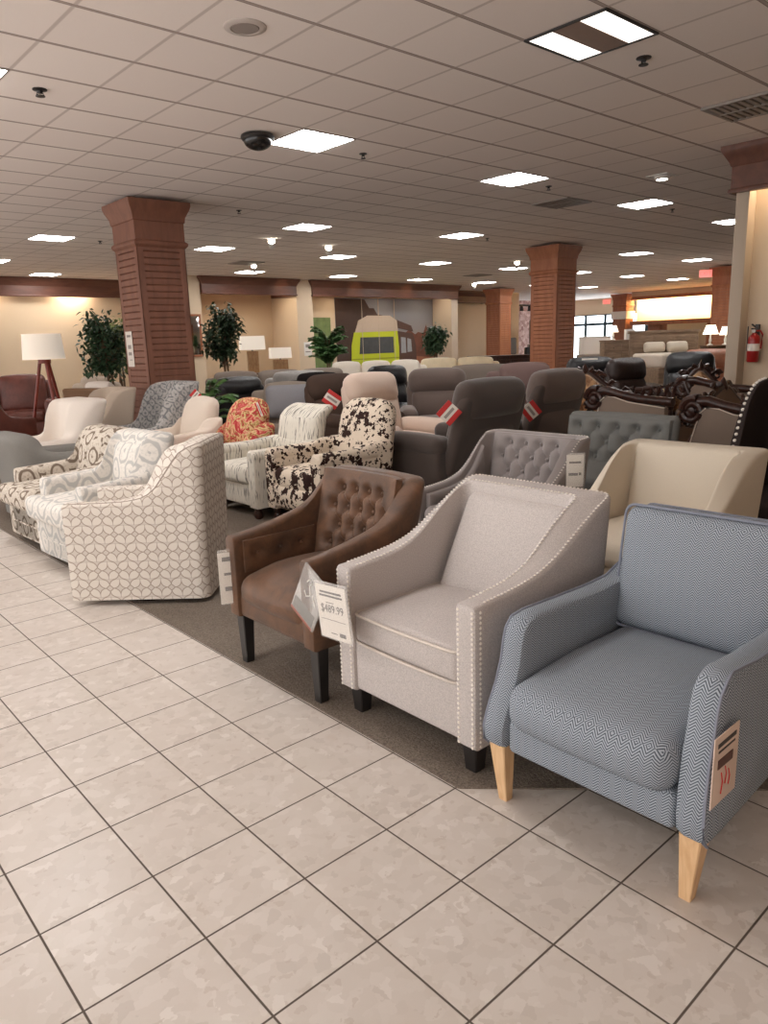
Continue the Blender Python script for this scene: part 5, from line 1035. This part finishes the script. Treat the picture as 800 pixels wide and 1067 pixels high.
def red_card(label, c, ux, uz, w, h):
    t = thing('price_card', label, 'price tag', c, 0, 'red and white price cards'); ux = Vector(ux).normalized(); uz = Vector(uz); uz = (uz-ux*uz.dot(ux)).normalized(); R = Matrix((ux, uz, ux.cross(uz))).transposed()
    s = MB(); rbox(s, (0, 0, 0), (w, h, .003), .001, n=1, M=R); s.build('card', M_paper, t)
    for k in (-1, 1): s = MB(); rbox(s, R @ Vector((0, k*h*.36, .002)), (w, h*.28, .002), .0008, n=1, M=R); s.build('red_band', M_redc, t)
    s = MB(); rbox(s, R @ Vector((0, 0, .002)), (w*.7, h*.16, .001), .0004, n=1, M=R); s.build('printed_line', M_inkl, t)
q = Vector((.746, -.665, 0))
red_card('red and white price card tilted on the large taupe recliner', (4.35, 4.12, .88), q*.7+Vector((0, 0, .75)), Vector((0, 0, 1))*.7-q*.75, .15, .15)
red_card('red and white price card tilted on the second taupe recliner', (5.68, 4.32, .78), q*.6+Vector((0, 0, -.75)), Vector((0, 0, 1))*.7+q*.65, .15, .15)
red_card('red and white price card above the cow-print chair back', (5.10, 6.62, .85), q*.75-Vector((0, 0, .55)), Vector((0, 0, 1))*.75+q*.5, .18, .16)
red_card('red and white price card on the black loveseat, left of the blush recliner', (6.27, 8.36, .95), q*.6-Vector((0, 0, .6)), Vector((0, 0, 1))*.75+q*.5, .13, .15)
red_card('red price card sticking up beside the red floral pillow', (3.86, 6.16, .86), q*.3-Vector((0, 0, .9)), q+Vector((0, 0, .3)), .14, .05)
red_card('reddish price card peeking over the ivory armchair cushion', (4.0, 7.70, .94), q*.7+Vector((0, 0, .7)), Vector((0, 0, 1))*.7-q*.7, .10, .10)
# ================================================================ light and camera
w = bpy.data.worlds.new('World'); sc.world = w; w.use_nodes = True
w.node_tree.nodes['Background'].inputs[0].default_value = (1, .972, .955, 1); w.node_tree.nodes['Background'].inputs[1].default_value = WORLD
def area(name, loc, rot, sx, sy, power, col=(1, .9, .8)):
    l = bpy.data.lights.new(name, 'AREA'); l.shape = 'RECTANGLE'; l.size = sx; l.size_y = sy; l.energy = power; l.color = col
    o = bpy.data.objects.new(name, l); COL.objects.link(o); o.location = loc; o.rotation_euler = rot; return o
# wall washers tucked behind the headers
area('wall_washer', (8.43, 3.15, 3.25), (0, 0, 0), .08, .5, 9, (1, .80, .55))
for x in (11.0, 12.2, 15.0, 17.0, 18.8): area('alcove_washer', (x, 18.75, 3.2), (math.radians(-25), 0, 0), .5, .12, 10, (1, .82, .6))
for x, e in ((3.2, 5), (5.2, 7), (7.4, 14)): area('back_washer', (x, 20.5, 3.2), (0, 0, 0), .5, .1, e*2.2, (1, .86, .68))
area('cove_light', (31.4, 13.3, 3.0), (0, math.radians(-55), 0), .3, 10, 420, (1, .80, .48))
for k, (x, y) in enumerate(((12.5, 17.6), (15.2, 17.6), (17.4, 17.6))):
    l = bpy.data.lights.new('header_spot', 'SPOT'); l.energy = 7; l.color = (1, .75, .5); l.spot_size = math.radians(50); l.spot_blend = .8
    o = bpy.data.objects.new('header_spot', l); COL.objects.link(o); o.location = (x, y, 3.2); d = Vector((x, 18.35, 3.05))-o.location; o.rotation_euler = d.to_track_quat('-Z', 'Y').to_euler()
cam = bpy.data.cameras.new('camera'); co = bpy.data.objects.new('camera', cam); COL.objects.link(co)
yaw, pit, rol = .7209742, .2240517, -.0317216
fw = Vector((math.sin(yaw)*math.cos(pit), math.cos(yaw)*math.cos(pit), -math.sin(pit))); rt = Vector((math.cos(yaw), -math.sin(yaw), 0)); up = rt.cross(fw)
r2 = rt*math.cos(rol)+up*math.sin(rol); u2 = -rt*math.sin(rol)+up*math.cos(rol)
Mx = Matrix((r2, u2, -fw)).transposed().to_4x4(); Mx.translation = (0, 0, 1.44189); co.matrix_world = Mx
cam.sensor_fit = 'HORIZONTAL'; cam.sensor_width = 36; cam.lens = 36*770.48/800; cam.clip_start = .05; cam.clip_end = 200
sc.camera = co
vs = sc.view_settings; vs.view_transform = 'Standard'; vs.look = 'None'; vs.gamma = 1; vs.use_curve_mapping = False; vs.exposure = EXPO
sc.cycles.max_bounces = 8; sc.cycles.diffuse_bounces = 6
